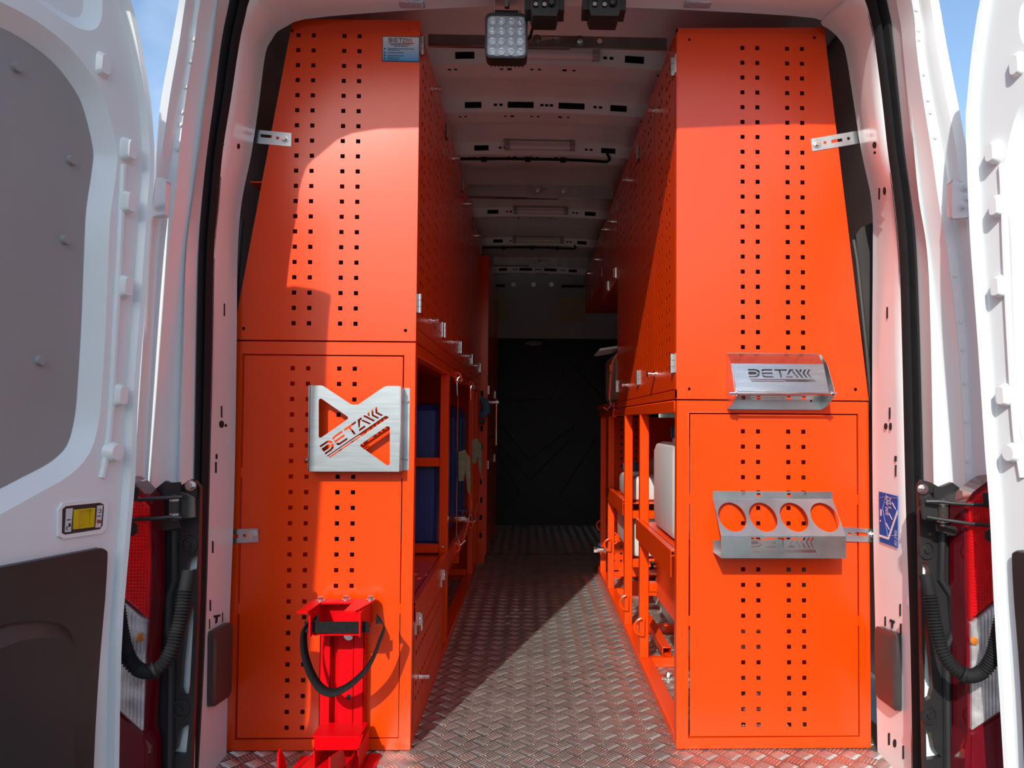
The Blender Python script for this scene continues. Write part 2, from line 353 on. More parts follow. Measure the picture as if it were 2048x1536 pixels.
# ceiling: cambered skin with pressed beads, hat-section bows with slots
def camber(x): return -.045*(x/.75)**2
ROOFZ = 1.965
def ceil_sheet():
    xs = np.linspace(-.80, .86, 43); ys = np.arange(1.62, 5.66, .02); rows = []
    for y in ys:
        r = []
        for x in xs:
            z = ROOFZ+camber(x)
            for yb in (1.78, 2.42, 2.78, 4.12, 4.28, 4.95, 5.2):   # cross beads
                if abs(x) < .5: z -= .006*math.exp(-((y-yb-.02*(x/.5)**2)/.014)**2)
            if 3.03 < y < 3.8:                        # crossed swages
                t = (y-3.415)/.38
                for sg in (-1, 1): z -= .009*math.exp(-((x-sg*t*.55)/.02)**2)*(1 if abs(t) > .16 else 0)
            r.append((x, y, z))
        rows.append(r)
    return MB().loft(rows)
ce = struct(ceil_sheet().build('ceiling', INNER), 'white ribbed van roof lining')
def grid_plate(mb, x0, x1, z0, z1, holes, P):   # plate cut into a grid so that rectangular slots stay open; P maps (x, z) into space
    xs = sorted(set([x0, x1]+[round(x0+(x1-x0)*i/24, 4) for i in range(25)]+[round(h[k], 4) for h in holes for k in (0, 1)])); zs = sorted(set([z0, z1]+[round(h[k], 4) for h in holes for k in (2, 3)]))
    for i in range(len(xs)-1):
        for j in range(len(zs)-1):
            cx, cz = (xs[i]+xs[i+1])/2, (zs[j]+zs[j+1])/2
            if any(h[0] < cx < h[1] and h[2] < cz < h[3] for h in holes): continue
            mb.add([P(xs[i], zs[j]), P(xs[i+1], zs[j]), P(xs[i+1], zs[j+1]), P(xs[i], zs[j+1])], [(0, 1, 2, 3)])
def bow(y, w=.085, drop=.045, slots=4):
    hs = []
    for c in ((-.215, -.044, .14, .31) if slots == 4 else (-.213, .317)):
        hw = .030 if abs(c) > .2 else .047; hs.append((c-hw, c+hw, .014, .034))
    for c in (-.135, -.115, .033, .05, .067, .225, .245): hs.append((c-.006, c+.006, .020, .028))
    for c in (-.6, .6): hs.append((c-.02, c+.02, .012, .036))
    hs2 = [(c-r, c+r, w*.42-r, w*.42+r) for c, r in ((-.33, .006), (-.265, .005), (-.245, .005), (-.1, .005), (-.075, .007), (-.004, .005), (.02, .005), (.1, .007), (.13, .005), (.4, .005))]
    b = MB(); zb = ROOFZ-drop
    grid_plate(b, -.80, .86, 0, drop+.004, hs, lambda x, z: (x, y-.012*z/drop, zb+z+camber(x)))
    grid_plate(b, -.80, .86, 0, w, hs2, lambda x, z: (x, y+z, zb+camber(x)))
    xs = np.linspace(-.8, .86, 25); b.loft([[(x, y+w, zb+camber(x)) for x in xs], [(x, y+w+.012, ROOFZ+.004+camber(x)) for x in xs]])
    o = b.build('roof_bow', INNER, ce)
    k = MB(); xs = np.linspace(-.75, .8, 25); k.loft([[(x, y+.012, zb+.003+camber(x)) for x in xs], [(x, y+.008, ROOFZ-.003+camber(x)) for x in xs]]); k.loft([[(x, y+.016, zb+.004+camber(x)) for x in xs], [(x, y+w-.006, zb+.004+camber(x)) for x in xs]])
    k.build('bow_void', DARK, o)
    return o
BOWS = (2.235, 2.59, 3.0, 3.92, 4.56, 5.42)
for i, y in enumerate(BOWS): bow(y, slots=4 if i in (1, 5) else 2)
# bulkhead
bz = 1.60
bu = MB().sheet([(-.95, 0), (1.0, 0), (1.0, 1.45), (-.95, 1.45)], [], (0, 5.64, 0), (1, 0, 0), (0, 0, 1), .03)
for pts in ([(1010,690),(1100,690),(1130,740),(1100,800),(1010,800),(985,745)], [(990,880),(1060,960),(1140,880)], [(990,900),(1040,985),(1000,1030)], [(1190,880),(1120,990),(1160,1030)], [(1140,720),(1200,790)], [(985,830),(1060,920),(1150,850)]):
    bu.tube([atY(x, y, 5.637) for x, y in pts], .004, 8)
bk = struct(bu.build('wall_far', BULK), 'black moulded bulkhead at the far end of the load space')
b = MB().sheet([(-.95, 1.45), (1.0, 1.45), (1.0, 1.95), (-.95, 1.95)], [], (0, 5.63, 0), (1, 0, 0), (0, 0, 1), .02)
for x in (1035, 1100): p = atY(x, 620, 5.629); b.box(p.x-.004, p.x+.004, 5.622, 5.632, 1.46, 1.80)
up = b.build('bulkhead_header', BULKU, bk)
for xa, xb, ya, yb in ((963, 1017, 588, 640), (1116, 1168, 596, 644)):
    a, c = atY(xa, ya, 5.62), atY(xb, yb, 5.62); MB().box(a.x, c.x, 5.618, 5.621, c.z, a.z).build('yellow_sticker', STICKY, bk)
for xa, xb, y in ((982, 1010, 571), (1123, 1168, 572)):
    a, c = atY(xa, y-2, 5.6), atY(xb, y+2, 5.6); MB().box(a.x, c.x, 5.600, 5.629, c.z, a.z).build('slot', DARK, bk)
for x in (1027, 1067, 1103):
    p = atY(x, 569, 5.61); MB().cyl(p+V(0, .018, 0), p, .018, 12).build('clip', CHROME, bk)
p = atY(1067, 686, 5.60); b = MB(); b.loft([[(p.x+.07*r*math.cos(t), p.y+.035*math.sqrt(max(0, 1-r*r))*-1+.03, p.z+.022*r*math.sin(t)) for t in np.linspace(0, 2*math.pi, 20)] for r in (1, .9, .7, .4, .01)])
tag(b.build('dome_lamp', GREYP), 'small oval grey dome lamp on the black bulkhead', 'lamp')
# ------------------------------------------------------------------ rear doors (structure) on leaning planes
def door_frame(side):
    a = R(17.7 if side == 'L' else 11); s = -1 if side == 'L' else 1
    p0 = atY(265, 900, 1.30) if side == 'L' else atY(1976, 900, 1.30)
    pt = atY(312, 260, 1.30) if side == 'L' else atY(1931, 220, 1.30)
    u = Vector((s*math.sin(a), -math.cos(a), 0)); lean = (pt-p0); lean = lean/lean.z
    n = (lean.cross(u)).normalized()
    if n.x*s > 0: n = -n      # towards the opening
    return p0, u, lean, n
def make_door(side, outline, holes, name, label):
    p0, u, w, n = door_frame(side)
    loc = lambda p: ((p-p0)-w*((p-p0).z)).dot(u)
    def pt(x, y, out=0.): return atP(x, y, p0, n)+n*out
    def sw(x, y): p = atP(x, y, p0, n); z = p.z; return ((p-p0-w*(z-p0.z)).dot(u), z)
    def P3(s, z, out=0.): return p0+u*s+w*(z-p0.z)+n*out
    def plate(pts2, out, thick, mb=None, hs=()):
        mb = mb or MB(); base = p0-w*p0.z+n*out
        # sheet() wants n = u x v
        if u.cross(w).dot(n) > 0: mb.sheet(pts2, hs, base, u, w, thick)
        else: mb.sheet([(-a_, b_) for a_, b_ in pts2], [[(-a_, b_) for a_, b_ in h] for h in hs], base, -u, w, thick)
        return mb
    return dict(p0=p0, u=u, w=w, n=n, pt=pt, sw=sw, P3=P3, plate=plate)
def smooth2(pts, k=4):
    P = [Vector((a, b)) for a, b in pts]; out = []
    for i in range(len(P)-1):
        a = P[max(i-1, 0)]; b = P[i]; c = P[i+1]; d = P[min(i+2, len(P)-1)]
        for j in range(k):
            t = j/k; q = .5*((2*b)+(c-a)*t+(2*a-5*b+4*c-d)*t*t+(3*b-a-3*c+d)*t**3); out.append((q.x, q.y))
    return out+[tuple(P[-1])]
def ring_loft(A, B, outA, outB, dk, mb):
    n = min(len(A), len(B)); mb.loft([[dk['P3'](s, z, outA) for s, z in A[:n]], [dk['P3'](s, z, outB) for s, z in B[:n]]], closed=True); return mb
def inset(A, d):   # shrink a loop about its centre line, roughly d metres
    cx = sum(p[0] for p in A)/len(A); cz = sum(p[1] for p in A)/len(A); out = []
    for i in range(len(A)):
        a, b, c = A[i-1], A[i], A[(i+1) % len(A)]
        t = Vector((c[0]-a[0], c[1]-a[1])); 
        if t.length < 1e-9: out.append(b); continue
        t.normalize(); nn = Vector((-t.y, t.x))
        if nn.dot(Vector((cx-b[0], cz-b[1]))) < 0: nn = -nn
        out.append((b[0]+nn.x*d, b[1]+nn.y*d))
    return out
def door(side):
    dk = make_door(side, None, None, None, None); sw, P3, plate = dk['sw'], dk['P3'], dk['plate']
    if side == 'L':
        edge = [(229,1640),(235,1300),(250,1100),(263,950),(268,800),(283,600),(293,450),(301,330),(296,230),(285,150),(268,60),(252,0),(236,-34),(200,-62)]
        rec = [(218,480),(222,420),(232,350),(234,300),(215,215),(190,160),(140,95),(70,40),(0,3)]
        rec2 = [(80,985),(140,950),(180,905),(198,840),(205,760),(212,640)]
        pan = [(190,520),(196,420),(201,350),(203,270),(190,210),(165,160),(120,100),(60,55),(0,20)]
        low = [(0,1120),(100,1107),(192,1095),(202,1100),(204,1115),(199,1200),(190,1300),(180,1450),(172,1640)]
    else:
        edge = [(2022,1640),(2008,1400),(1996,1200),(1988,1024),(1978,900),(1965,700),(1951,512),(1945,400),(1940,250),(1943,200),(1953,100),(1970,0),(1986,-34),(2022,-62)]
    Z1 = 1.70; E = smooth2([sw(x, y) for x, y in edge], 3)
    if side == 'R':  # a plain mirror of the left leaf, laid out in its own plane
        L = DOOR_L; R2, P2, LO = L['rec'], L['pan'], L['low']
    else:
        top = [sw(x, y) for x, y in rec]; bot = [sw(x, y) for x, y in rec2]
        R2 = smooth2(bot+top, 3)+[(.60, 1.46), (.66, 1.40), (.68, 1.2), (.68, .75), (.64, .64), (.5, .60), (.36, .60)]
        P2 = inset(R2, .026)
        LO = smooth2([sw(x, y) for x, y in low][2:], 2)+[(.68, .0), (.70, .1), (.70, .52), (.66, .585), (.4, .585)]
        DOOR_L.update(rec=R2, pan=P2, low=LO)
    outer = E+[(E[-1][0]+.06, E[-1][1]+.05), (E[-1][0]+.16, E[-1][1]+.10), (.45, E[-1][1]+.14), (.66, E[-1][1]+.13), (.75, E[-1][1]+.08), (.785, 1.55), (.785, .05), (.76, .0)]
    if side == 'L': DOOR_L['win'] = smooth2([sw(x, y) for x, y in ((20,-48),(75,0),(110,27),(150,53),(180,61),(198,50),(205,20),(202,-20),(188,-48))], 3)+[(.30, E[-1][1]+.085)]
    win = DOOR_L['win']
    b = plate(outer, 0, .002, hs=[R2, win])
    win2 = inset(win, .02)
    ring_loft(R2, P2, 0, -.024, dk, b); ring_loft(win, win2, 0, -.018, dk, b); plate(win2, -.018, .001, b)
    EI = inset(outer, .016)
    # raised rim bead following the edge, then the leaf's thickness
    EB = [(s-.030*(1 if i < len(E) else 0), z) for i, (s, z) in enumerate(outer)]
    nE = len(E)
    e0 = [P3(s, z, 0) for s, z in E]; 
    b.loft([[P3(s+.018, z, 0) for s, z in E], [P3(s+.012, z, .011) for s, z in E], [P3(s+.004, z, .013) for s, z in E], [P3(s-.002, z, .006) for s, z in E], [P3(s-.004, z, -.028) for s, z in E], [P3(s-.002, z, -.034) for s, z in E], [P3(s+.004, z, -.075) for s, z in E], [P3(s+.02, z, -.098) for s, z in E]])
    plate(outer, -.10, .0015, b)
    b.loft([[P3(s, z, .0) for s, z in outer[nE-1:]], [P3(s, z, -.10) for s, z in outer[nE-1:]]])
    # pressed ridge line beside the recess
    RI = inset(R2, -.028)
    if side == 'L': dr = struct(b.build('door_1', WHITE), 'white left rear door standing open, inner face in shade with grey panel and yellow release')
    else: dr = struct(b.build('door_2', WHITE), 'white right rear door standing open, inner face in bright sun')
    pn = plate(P2, -.023, .002).build('panel', GREYP, dr, smooth=False); pn['label'] = 'grey inner panel held by round clips'
    # clips
    if side == 'L':
        cl = [(55,132),(163,319),(151,479),(101,722)]; DOOR_L['clips'] = [sw(x, y) for x, y in cl]+[(.36, 1.3), (.5, 1.36), (.6, 1.1), (.5, .68)]
    for s_, z_ in DOOR_L['clips']:
        MB().cyl(P3(s_, z_, -.023), P3(s_, z_, -.016), .0085, 14, .0065).build('clip', GREYP, dr)
    LO_ = plate(LO, .012, .014).build('lower_trim', BLACKP, dr, bev=.003); LO_['label'] = 'black moulded lower trim with a deep pocket'
    if side == 'L': pk = smooth2([sw(x, y) for x, y in ((0,1247),(70,1240),(118,1252),(136,1290),(136,1400),(128,1640))], 3)+[(.62, .02), (.64, .4), (.55, .46)]; DOOR_L['pk'] = pk
    pk = DOOR_L['pk']; pi = inset(pk, .02)
    b = MB(); ring_loft(pk, pi, .013, .040, dk, b); plate(pi, .040, .002, b); b.build('pocket', BLACKP, dr)
    # pressed bumps along the hinge edge
    if side == 'L': bm = [(205,130,0),(252,300,1),(250,405,1),(244,573,1),(234,790,1),(222,903,2)]; DOOR_L['bm'] = [(*sw(x, y), k) for x, y, k in bm]
    else: DOOR_L['bm'] = [(*sw(x, y), k) for x, y, k in ((2035,130,0),(1992,305,1),(2000,412,1),(2003,573,1),(2014,790,1),(2030,905,2))]
    for s_, z_, k in DOOR_L['bm']:
        b = MB()
        sh = circ(s_, z_, .019, 16) if k == 2 else rrect(s_-.013, s_+.013, z_-.021, z_+.021, .009)
        si = [(s_+(p[0]-s_)*.62, z_+(p[1]-z_)*.72) for p in sh]
        ring_loft(sh, si, -.0005, .016 if k else .009, dk, b); plate(si, .016 if k else .009, .001, b); b.build('stop_bump', WHITE, dr)
    return dr, dk
DOOR_L = {}
doorL, dkL = door('L'); doorR, dkR = door('R')
# second pressed fold beside the left recess
b = MB()
fold = [(240,1640),(246,1300),(258,1100),(236,1000),(196,955),(215,905),(222,840),(228,700),(234,512),(240,400),(246,310)]
MB().tube([dkL['pt'](x, y, 0) for x, y in smooth2([(203,955),(216,880),(224,780),(231,640),(238,512),(243,400),(246,330)], 4)], .006, 8).build('pressed_fold', WHITE, doorL)
MB().tube([dkR['pt'](x, y, 0) for x, y in smooth2([(2046,955),(2034,880),(2026,780),(2018,640),(2012,512),(2008,400),(2004,330)], 4)], .006, 8).build('pressed_fold', WHITE, doorR)
# yellow emergency release in its black plate
def door_plate(pts, out, th, m, name, parent, dk=dkL, bev=0.):
    return dk['plate']([dk['sw'](x, y) for x, y in pts], out, th).build(name, m, parent, smooth=False, bev=bev)
rl0 = dkL['pt'](160, 1037); rel = thing('door_release', 'yellow slide release in a black plate with two pictogram strips on the left door', 'door release', rl0)
q0 = [(121,1018),(128,1012),(196,1005),(204,1008),(205,1014),(202,1052),(197,1058),(127,1069),(120,1066)]
fr_ = [(113,1020),(122,1006),(198,998),(211,1004),(212,1014),(208,1056),(199,1066),(124,1077),(113,1072)]
MB_ = dkL['plate']([dkL['sw'](x, y) for x, y in fr_], .004, .004, hs=[[dkL['sw'](x, y) for x, y in q0]]); MB_.build('surround', WHITE, rel, bev=.002)
pl = door_plate(q0, .003, .003, BLACKP, 'plate', rel)
yo = [(144,1019),(184,1015),(182,1053),(142,1058)]; yi = [(152,1021),(177,1018),(176,1049),(150,1054)]
b = dkL['plate']([dkL['sw'](x, y) for x, y in yo], .007, .004, hs=[[dkL['sw'](x, y) for x, y in yi]]); dkL['plate']([dkL['sw'](x, y) for x, y in yi], .0035, .001, b); b.build('slide', YELL, rel, smooth=False)
for pts in ([(129,1017),(142,1016),(138,1063),(126,1064)], [(191,1011),(202,1010),(198,1054),(187,1055)]):
    door_plate(pts, .0042, .001, PAPER, 'pictogram_strip', rel)
for pts, m in (([(137,1046),(137,1053),(133,1053),(133,1046)], INK), ([(129,1039.5),(132,1037.5),(132,1038.5),(138,1038),(138,1039.5),(132,1040),(132,1041)], INK), ([(128,1053),(133,1052),(133,1053),(129.5,1054),(129,1058),(132,1058),(132,1059),(128,1059)], INK),
               ([(190,1039),(196,1039),(196,1046),(190,1046)], INKR), ([(196,1039),(198,1040),(198,1045),(196,1046),(196,1045),(197,1044),(197,1041),(196,1040)], INK), ([(190,1031),(195,1031),(195,1030),(198,1031.5),(195,1033),(195,1032),(190,1032.5)], INK),
               ([(193,1018),(198,1018),(198,1025),(193,1025),(193,1024),(197,1024),(197,1019),(193,1019)], INK)):
    door_plate(pts, .0048, .0005, m, 'pictogram', rel)
# ================================================================== LEFT CABINETS
LX, RX = -.287, .3625
def leaf_mesh(w, z0, z1, zr0, rows, side):   # perforated door leaf built at Y=0, facing the aisle, with folded edges
    hs = [[(a-.0075, z-.0053), (a+.0075, z-.0053), (a+.0075, z+.0053), (a-.0075, z+.0053)] for a, z in (((w-.152)/2+c, zr0-.038*k) for c in HC for k in range(rows))]
    b = MB()
    if side == 'L': b.sheet([(0, z0), (w, z0), (w, z1), (0, z1)], hs, (LX, 0, 0), (0, 1, 0), (0, 0, 1), .0007)
    else: b.sheet([(-w, z0), (0, z0), (0, z1), (-w, z1)], [[(-a, z) for a, z in h] for h in hs], (RX, 0, 0), (0, -1, 0), (0, 0, 1), .0007)
    sg = -1 if side == 'L' else 1; X = LX if side == 'L' else RX
    for y0, y1, za, zb in ((0, .0015, z0, z1), (w-.0015, w, z0, z1), (0, w, z0, z0+.0015), (0, w, z1-.0015, z1)):
        xa, xb = sorted((X, X+sg*.018)); b.box(xa, xb, y0, y1, za, zb)
    return b
def hinge_mb(X, sg, z):   # piano-style butt hinge on the outside, three knuckles
    b = MB()
    for dy in (-.013, .0135): xa, xb = sorted((X, X+sg*.002)); b.box(xa, xb, dy-.011, dy+.011, z-.024, z+.024)
    for k in range(3): b.cyl((X+sg*.005, 0, z-.024+.0162*k), (X+sg*.005, 0, z-.024+.0162*k+.0152), .0055, 10)
    return b
def knob_mb(X, sg, z):
    b = MB(); b.cyl((X, 0, z), (X+sg*.004, 0, z), .0115, 16); b.cyl((X+sg*.004, 0, z), (X+sg*.012, 0, z), .0065, 12); b.cyl((X+sg*.012, 0, z), (X+sg*.024, 0, z), .0085, 14, .0098); return b
def door_bank(root, X, sg, y0, unit, units, z0, z1, zr0, rows, side, hz):
    w = unit/2-.0025; proto = None
    for i in range(units):
        for j in (0, 1):
            yy = y0+i*unit+j*(unit/2)+.001
            if proto is None:
                proto = leaf_mesh(w, z0, z1, zr0, rows, side).build('door', ORANGE, root, smooth=False)
                base = proto.location.copy(); lf = proto
            else:
                lf = proto.copy(); COL.objects.link(lf)
            lf.location = base+V(0, yy, 0); WT[lf.name] = V(0, 0, 0)
            for z in hz:
                h = hinge_mb(X, sg, z)
                o = h.build('hinge', ZINC, None); o.parent = lf; o.location = V(o.location.x, o.location.y+(.013 if j == 0 else w-.002), o.location.z)
            if j == 0:
                for z in (hz[0]+.005, hz[-1]-.01):
                    o = knob_mb(X, sg, z-.0).build('knob', CHROME, None, bev=.0008); o.parent = lf; o.location = V(o.location.x, o.location.y+w-.016, o.location.z)
# --- left upper cabinet
uc = thing('upper_cabinet', 'orange perforated upper cabinet on the left rack, with print label and eight narrow doors', 'cabinet', (-.5, 1.80, .997))
SP = [(-.735, .999), (-.285, .999), (-.284, 1.806), (-.601, 1.803)]
hs = [sq(-.5861+c, 1.7627-.038*k) for c in HC for k in range(20)]+[circ(*xz(atY(x, y)), .0042, 10) for x, y in ((584,61),(818,62),(487,657),(811,661))]
MB().sheet(SP, hs, (0, D, 0), *FR[1:], .0018).build('side_panel', ORANGE, uc, smooth=False)
b = MB(); Y0, Y1 = D+.002, 4.03
e = .0015
b.poly([(-.733, Y0, 1.0), (-.733, Y1, 1.0), (-.601, Y1, 1.801), (-.601, Y0, 1.801)], (e, 0, 0))
b.box(-.733, LX-.002, Y0, Y1, .999, 1.001); b.box(-.601, LX-.001, Y0, Y1, 1.800, 1.8035)
b.poly([(-.733, Y1, .999), (LX, Y1, .999), (LX, Y1, 1.803), (-.601, Y1, 1.803)], (0, e, 0))
b.box(LX-.03, LX, Y0, Y1, 1.001, 1.034); b.box(LX-.02, LX, Y0, Y1, 1.793, 1.803); b.box(LX-.03, LX, Y0, 1.8125, 1.0, 1.803)
b.box(-.70, LX-.02, Y0, Y1, 1.39, 1.393)
b.build('carcass', ORANGE, uc, smooth=False)
door_bank(uc, LX, 1, 1.815, .553, 4, 1.036, 1.792, 1.728, 18, 'L', (1.758, 1.098))
# print label
a, c = atY(764.5, 72, D-.0012), atY(839, 124, D-.0012)
lb = MB().box(a.x, c.x, D-.0012, D-.0002, c.z, a.z).build('maker_label', INKB, uc, smooth=False); lb['label'] = 'small printed label, black word mark over white fading to blue'
MB().box(a.x+.002, c.x-.002, D-.0016, D-.0012, c.z+.002, a.z-.002).build('print', GRAD, lb, smooth=False)
w_ = c.x-a.x; h_ = a.z-c.z; org = (a.x, D-.0018, c.z)
G = mark((w_*.165, h_*.92), w_*.645, 0, 1.25)
b = MB()
for g in G[:1]+G[2:11]+G[15:]: b.sheet(g, [], org, (1, 0, 0), (0, 0, 1), .0003)
b.build('word_mark', INK, lb, smooth=False)
b = MB()
for g in [G[1]]+G[11:15]: b.sheet(g, [], org, (1, 0, 0), (0, 0, 1), .0003)
b.build('word_mark', INKR, lb, smooth=False)
b = MB()   # fine print too small to read
for x0, x1, yy in ((.24,.74,.655),(.32,.68,.60),(.16,.86,.50),(.16,.47,.445),(.16,.58,.345),(.16,.58,.225),(.16,.46,.14),(.16,.47,.075)):
    x = x0
    while x < x1-.01:
        l = random.uniform(.025, .07); b.box(a.x+w_*x, a.x+w_*min(x+l, x1), D-.002, D-.0018, c.z+h_*(yy-.014), c.z+h_*(yy+.014)); x += l+.009
for yy in (.495, .345, .235, .115): b.cyl((a.x+w_*.075, D-.0018, c.z+h_*yy), (a.x+w_*.075, D-.002, c.z+h_*yy), h_*.035, 10)
b.build('fine_print', INKB, lb, smooth=False, kind='stuff')
# --- left lower rack
lr = thing('lower_rack', 'orange lower rack on the left with perforated end panel, shelf tray and drop door box', 'rack', (-.5, 1.80, 0))
MB().sheet([(-.7365, .001), (-.286, .001), (-.285, .9955), (-.735, .9955)], [[(-.7085, .0285), (-.3135, .0285), (-.3135, .9635), (-.7075, .9635)]], (0, D, 0), *FR[1:], .028).build('end_frame', ORANGE, lr, bev=.0015)
hs = [sq(-.5866+c, .9296-.038*k) for c in HC for k in range(24)]
PT = .0032
tabs = [(-.7085+PT, .0285+PT), (-.3135-PT, .0285+PT), (-.3135-PT, .33), (-.3135, .33), (-.3135, .355), (-.3135-PT, .355), (-.3135-PT, .66), (-.3135, .66), (-.3135, .685), (-.3135-PT, .685), (-.3135-PT, .9635-PT), (-.7075+PT, .9635-PT), (-.7075+PT, .685), (-.7078, .685), (-.7078, .66), (-.7075+PT, .66), (-.708+PT, .355), (-.7082, .355), (-.7082, .33), (-.708+PT, .33)]
MB().sheet(tabs, hs, (0, D+.0015, 0), *FR[1:], .0018).build('end_panel', ORANGE, lr, smooth=False)
def rail(root, x0, x1, y0, y1, z0, z1, name='rail'): return MB().box(x0, x1, y0, y1, z0, z1).build(name, ORANGE, root, bev=.002)
T = .03
for y in (2.55, 3.70):
    rail(lr, LX-T, LX, y, y+T, T, .966, 'post'); rail(lr, -.735, -.735+T, y, y+T, 0, .966, 'post')
    rail(lr, -.705, LX-.031, y, y+T, 0, T)
for z in (.643, .342): rail(lr, -.705, LX-T-.001, 2.551, 2.579, z, z+T)
rail(lr, LX-T, LX, 1.825, 4.03, .966, .9955); rail(lr, LX-.045, LX, 1.825, 3.95, .0, T); rail(lr, -.735, -.705, 1.825, 4.03, .966, .9955); rail(lr, -.735, -.705, 1.825, 3.95, 0, T)
rail(lr, -.705, LX-T, 3.95, 3.98, 0, .03); rail(lr, LX-T, LX, 3.95, 3.98, T, .966, 'post')
MB().box(-.733, -.731, 1.83, 4.0, .03, .99).build('back_panel', ORANGE, lr)
# shelf tray 1 and 2 with folded lips
def tray(root, y0, y1, z, X, sg, back, lip=.042):
    b = MB(); f = .0018
    xa, xb = sorted((X, back)); b.box(xa, xb, y0, y1, z, z+f)
    xa, xb = sorted((X, X+sg*f)); b.box(xa, xb, y0, y1, z-lip, z+.014)
    xa, xb = sorted((X, X-sg*.016)); b.box(xa, xb, y0, y1, z+.012, z+.014)
    xa, xb = sorted((X-sg*.014, X-sg*.016)); b.box(xa, xb, y0, y1, z+.004, z+.014)
    return b.build('tray', ORANGE, root, smooth=False)
tray(lr, 1.826, 2.49, .338, LX+.004, 1, -.70); tray(lr, 2.50, 3.69, .330, LX+.002, 1, -.70)
# drop-door box under the tray
b = MB(); b.box(-.70, LX-.004, 2.405, 2.408, .03, .30); b.box(-.70, LX-.006, 1.83, 2.40, .031, .034); b.build('box_end', ORANGE, lr)
hs = [[(a-.0075, z-.0053), (a+.0075, z-.0053), (a+.0075, z+.0053), (a-.0075, z+.0053)] for a, z in ((1.868+.038*k, z) for k in range(14) for z in (.252, .214, .138, .100))]
dd = MB().sheet([(1.828, .034), (2.415, .034), (2.415, .300), (1.828, .300)], hs, (LX+.001, 0, 0), (0, 1, 0), (0, 0, 1), .0007)
dd.box(LX-.016, LX+.001, 1.828, 1.8295, .034, .30); dd.box(LX-.016, LX+.001, 2.4135, 2.415, .034, .30); dd = dd.build('drop_door', ORANGE, lr, smooth=False)
MB().cyl((LX, 1.985, .113), (LX+.02, 1.985, .113), .0085, 14, .0095).build('knob', CHROME, dd)
for y in (1.868, 2.392):
    b = MB(); b.box(LX+.001, LX+.004, y-.012, y+.012, .262, .298); b.box(LX+.004, LX+.012, y-.009, y+.009, .285, .318); b.tube([(LX+.012, y-.007, .31), (LX+.014, y-.007, .272), (LX+.014, y+.007, .272), (LX+.012, y+.007, .31)], .0022, 6); b.cyl((LX+.010, y-.012, .30), (LX+.010, y+.012, .30), .0035, 8)
    b.build('toggle_latch', CHROME, dd)
# lower jumble behind: open square tube, bracket plates
b = MB().sheet([(0, 0), (.05, 0), (.05, .05), (0, .05)], [[(.004, .004), (.046, .004), (.046, .046), (.004, .046)]], (-.42, 3.15, .10), (1, 0, 0), (0, 0, 1), .5)
b.build('square_tube', ORANGE, lr); rail(lr, -.70, LX-.032, 3.66, 3.70, .03, .06); rail(lr, -.70, -.32, 3.3, 3.34, .16, .22)
MB().box(-.705, -.36, 3.1, 3.13, .03, .10).build('rail', ORANGE, lr)
MB().cyl((LX-.003, 2.42, .387), (LX+.004, 2.42, .387), .008, 10).build('bolt', ZINC, lr)
# D-shaped strap rings under the beam
def ring(root, p, r=.022, ax='x'):
    pts = [(0, -r)]+[(r*1.1*math.cos(t), r*math.sin(t)) for t in np.linspace(-math.pi/2, math.pi/2, 9)]+[(0, r)]
    P = [V(p[0], p[1]+a, p[2]+b_) if ax == 'y' else V(p[0]-a if ax == '-x' else p[0]+a, p[1], p[2]+b_) for a, b_ in pts]
    return MB().tube(P, .0042, 8, closed=True).build('strap_ring', ORANGE, root)
for y in (2.78, 3.41): ring(lr, (LX, y, .970), .018)
for y in (2.80, 3.42): ring(lr, (LX+.002, y, .318), .016)
# blue tank
def tank(x0, x1, y0, y1, z0, z1, m, name, parent=None, r=.03, ribs=0, axis='y'):
    b = MB(); base = rrect(x0, x1, y0, y1, r, 4)
    cx, cy = (x0+x1)/2, (y0+y1)/2
    def ringz(z, k): return [(cx+(p[0]-cx)*k, cy+(p[1]-cy)*k, z) for p in base]
    k1 = 1-r*.6/min(x1-x0, y1-y0)*2
    rows = [ringz(z0, k1), ringz(z0+r*.3, 1-(1-k1)*.3), ringz(z0+r, 1), ringz(z1-r, 1), ringz(z1-r*.3, 1-(1-k1)*.3), ringz(z1, k1)]
    b.loft(rows, closed=True); b.f += [tuple(range(len(base)))[::-1]]; n = len(b.v); b.f.append(tuple(range(n-len(base), n)))
    for i in range(ribs):
        yy = y0+(y1-y0)*(i+.7)/(ribs+.4)
        for xx in (x0, x1): b.obox((xx-.007, yy-.022, z0+.05), (.014, 0, 0), (0, .044, 0), (0, 0, z1-z0-.1))
    return b.build(name, m, parent)
bt = tag(tank(-.70, -.322, 2.60, 3.62, .345, .868, BLUE, 'water_tank', ribs=6), 'big dark blue plastic tank standing behind the posts of the left rack', 'tank')
# ball valve on the tank
p = V(-.262, 2.83, .425)
va = thing('ball_valve', 'nickel ball valve with blue lever at the foot of the blue tank', 'valve', tuple(p+V(0, 0, -.015)))
b = MB(); b.cyl(p+V(-.065, 0, 0), p+V(-.042, 0, 0), .013, 12); b.cyl(p+V(-.044, 0, 0), p+V(-.026, 0, 0), .018, 6); b.cyl(p+V(-.026, 0, 0), p+V(.016, 0, 0), .0165, 14); b.cyl(p+V(.012, 0, 0), p+V(.03, 0, 0), .018, 6); b.build('body', CHROME, va)
b = MB(); b.cyl(p+V(0, 0, .015), p+V(0, 0, .03), .006, 8); b.box(p.x-.012, p.x+.03, p.y-.006, p.y+.006, p.z+.029, p.z+.033); b.build('lever', NAVY, va)
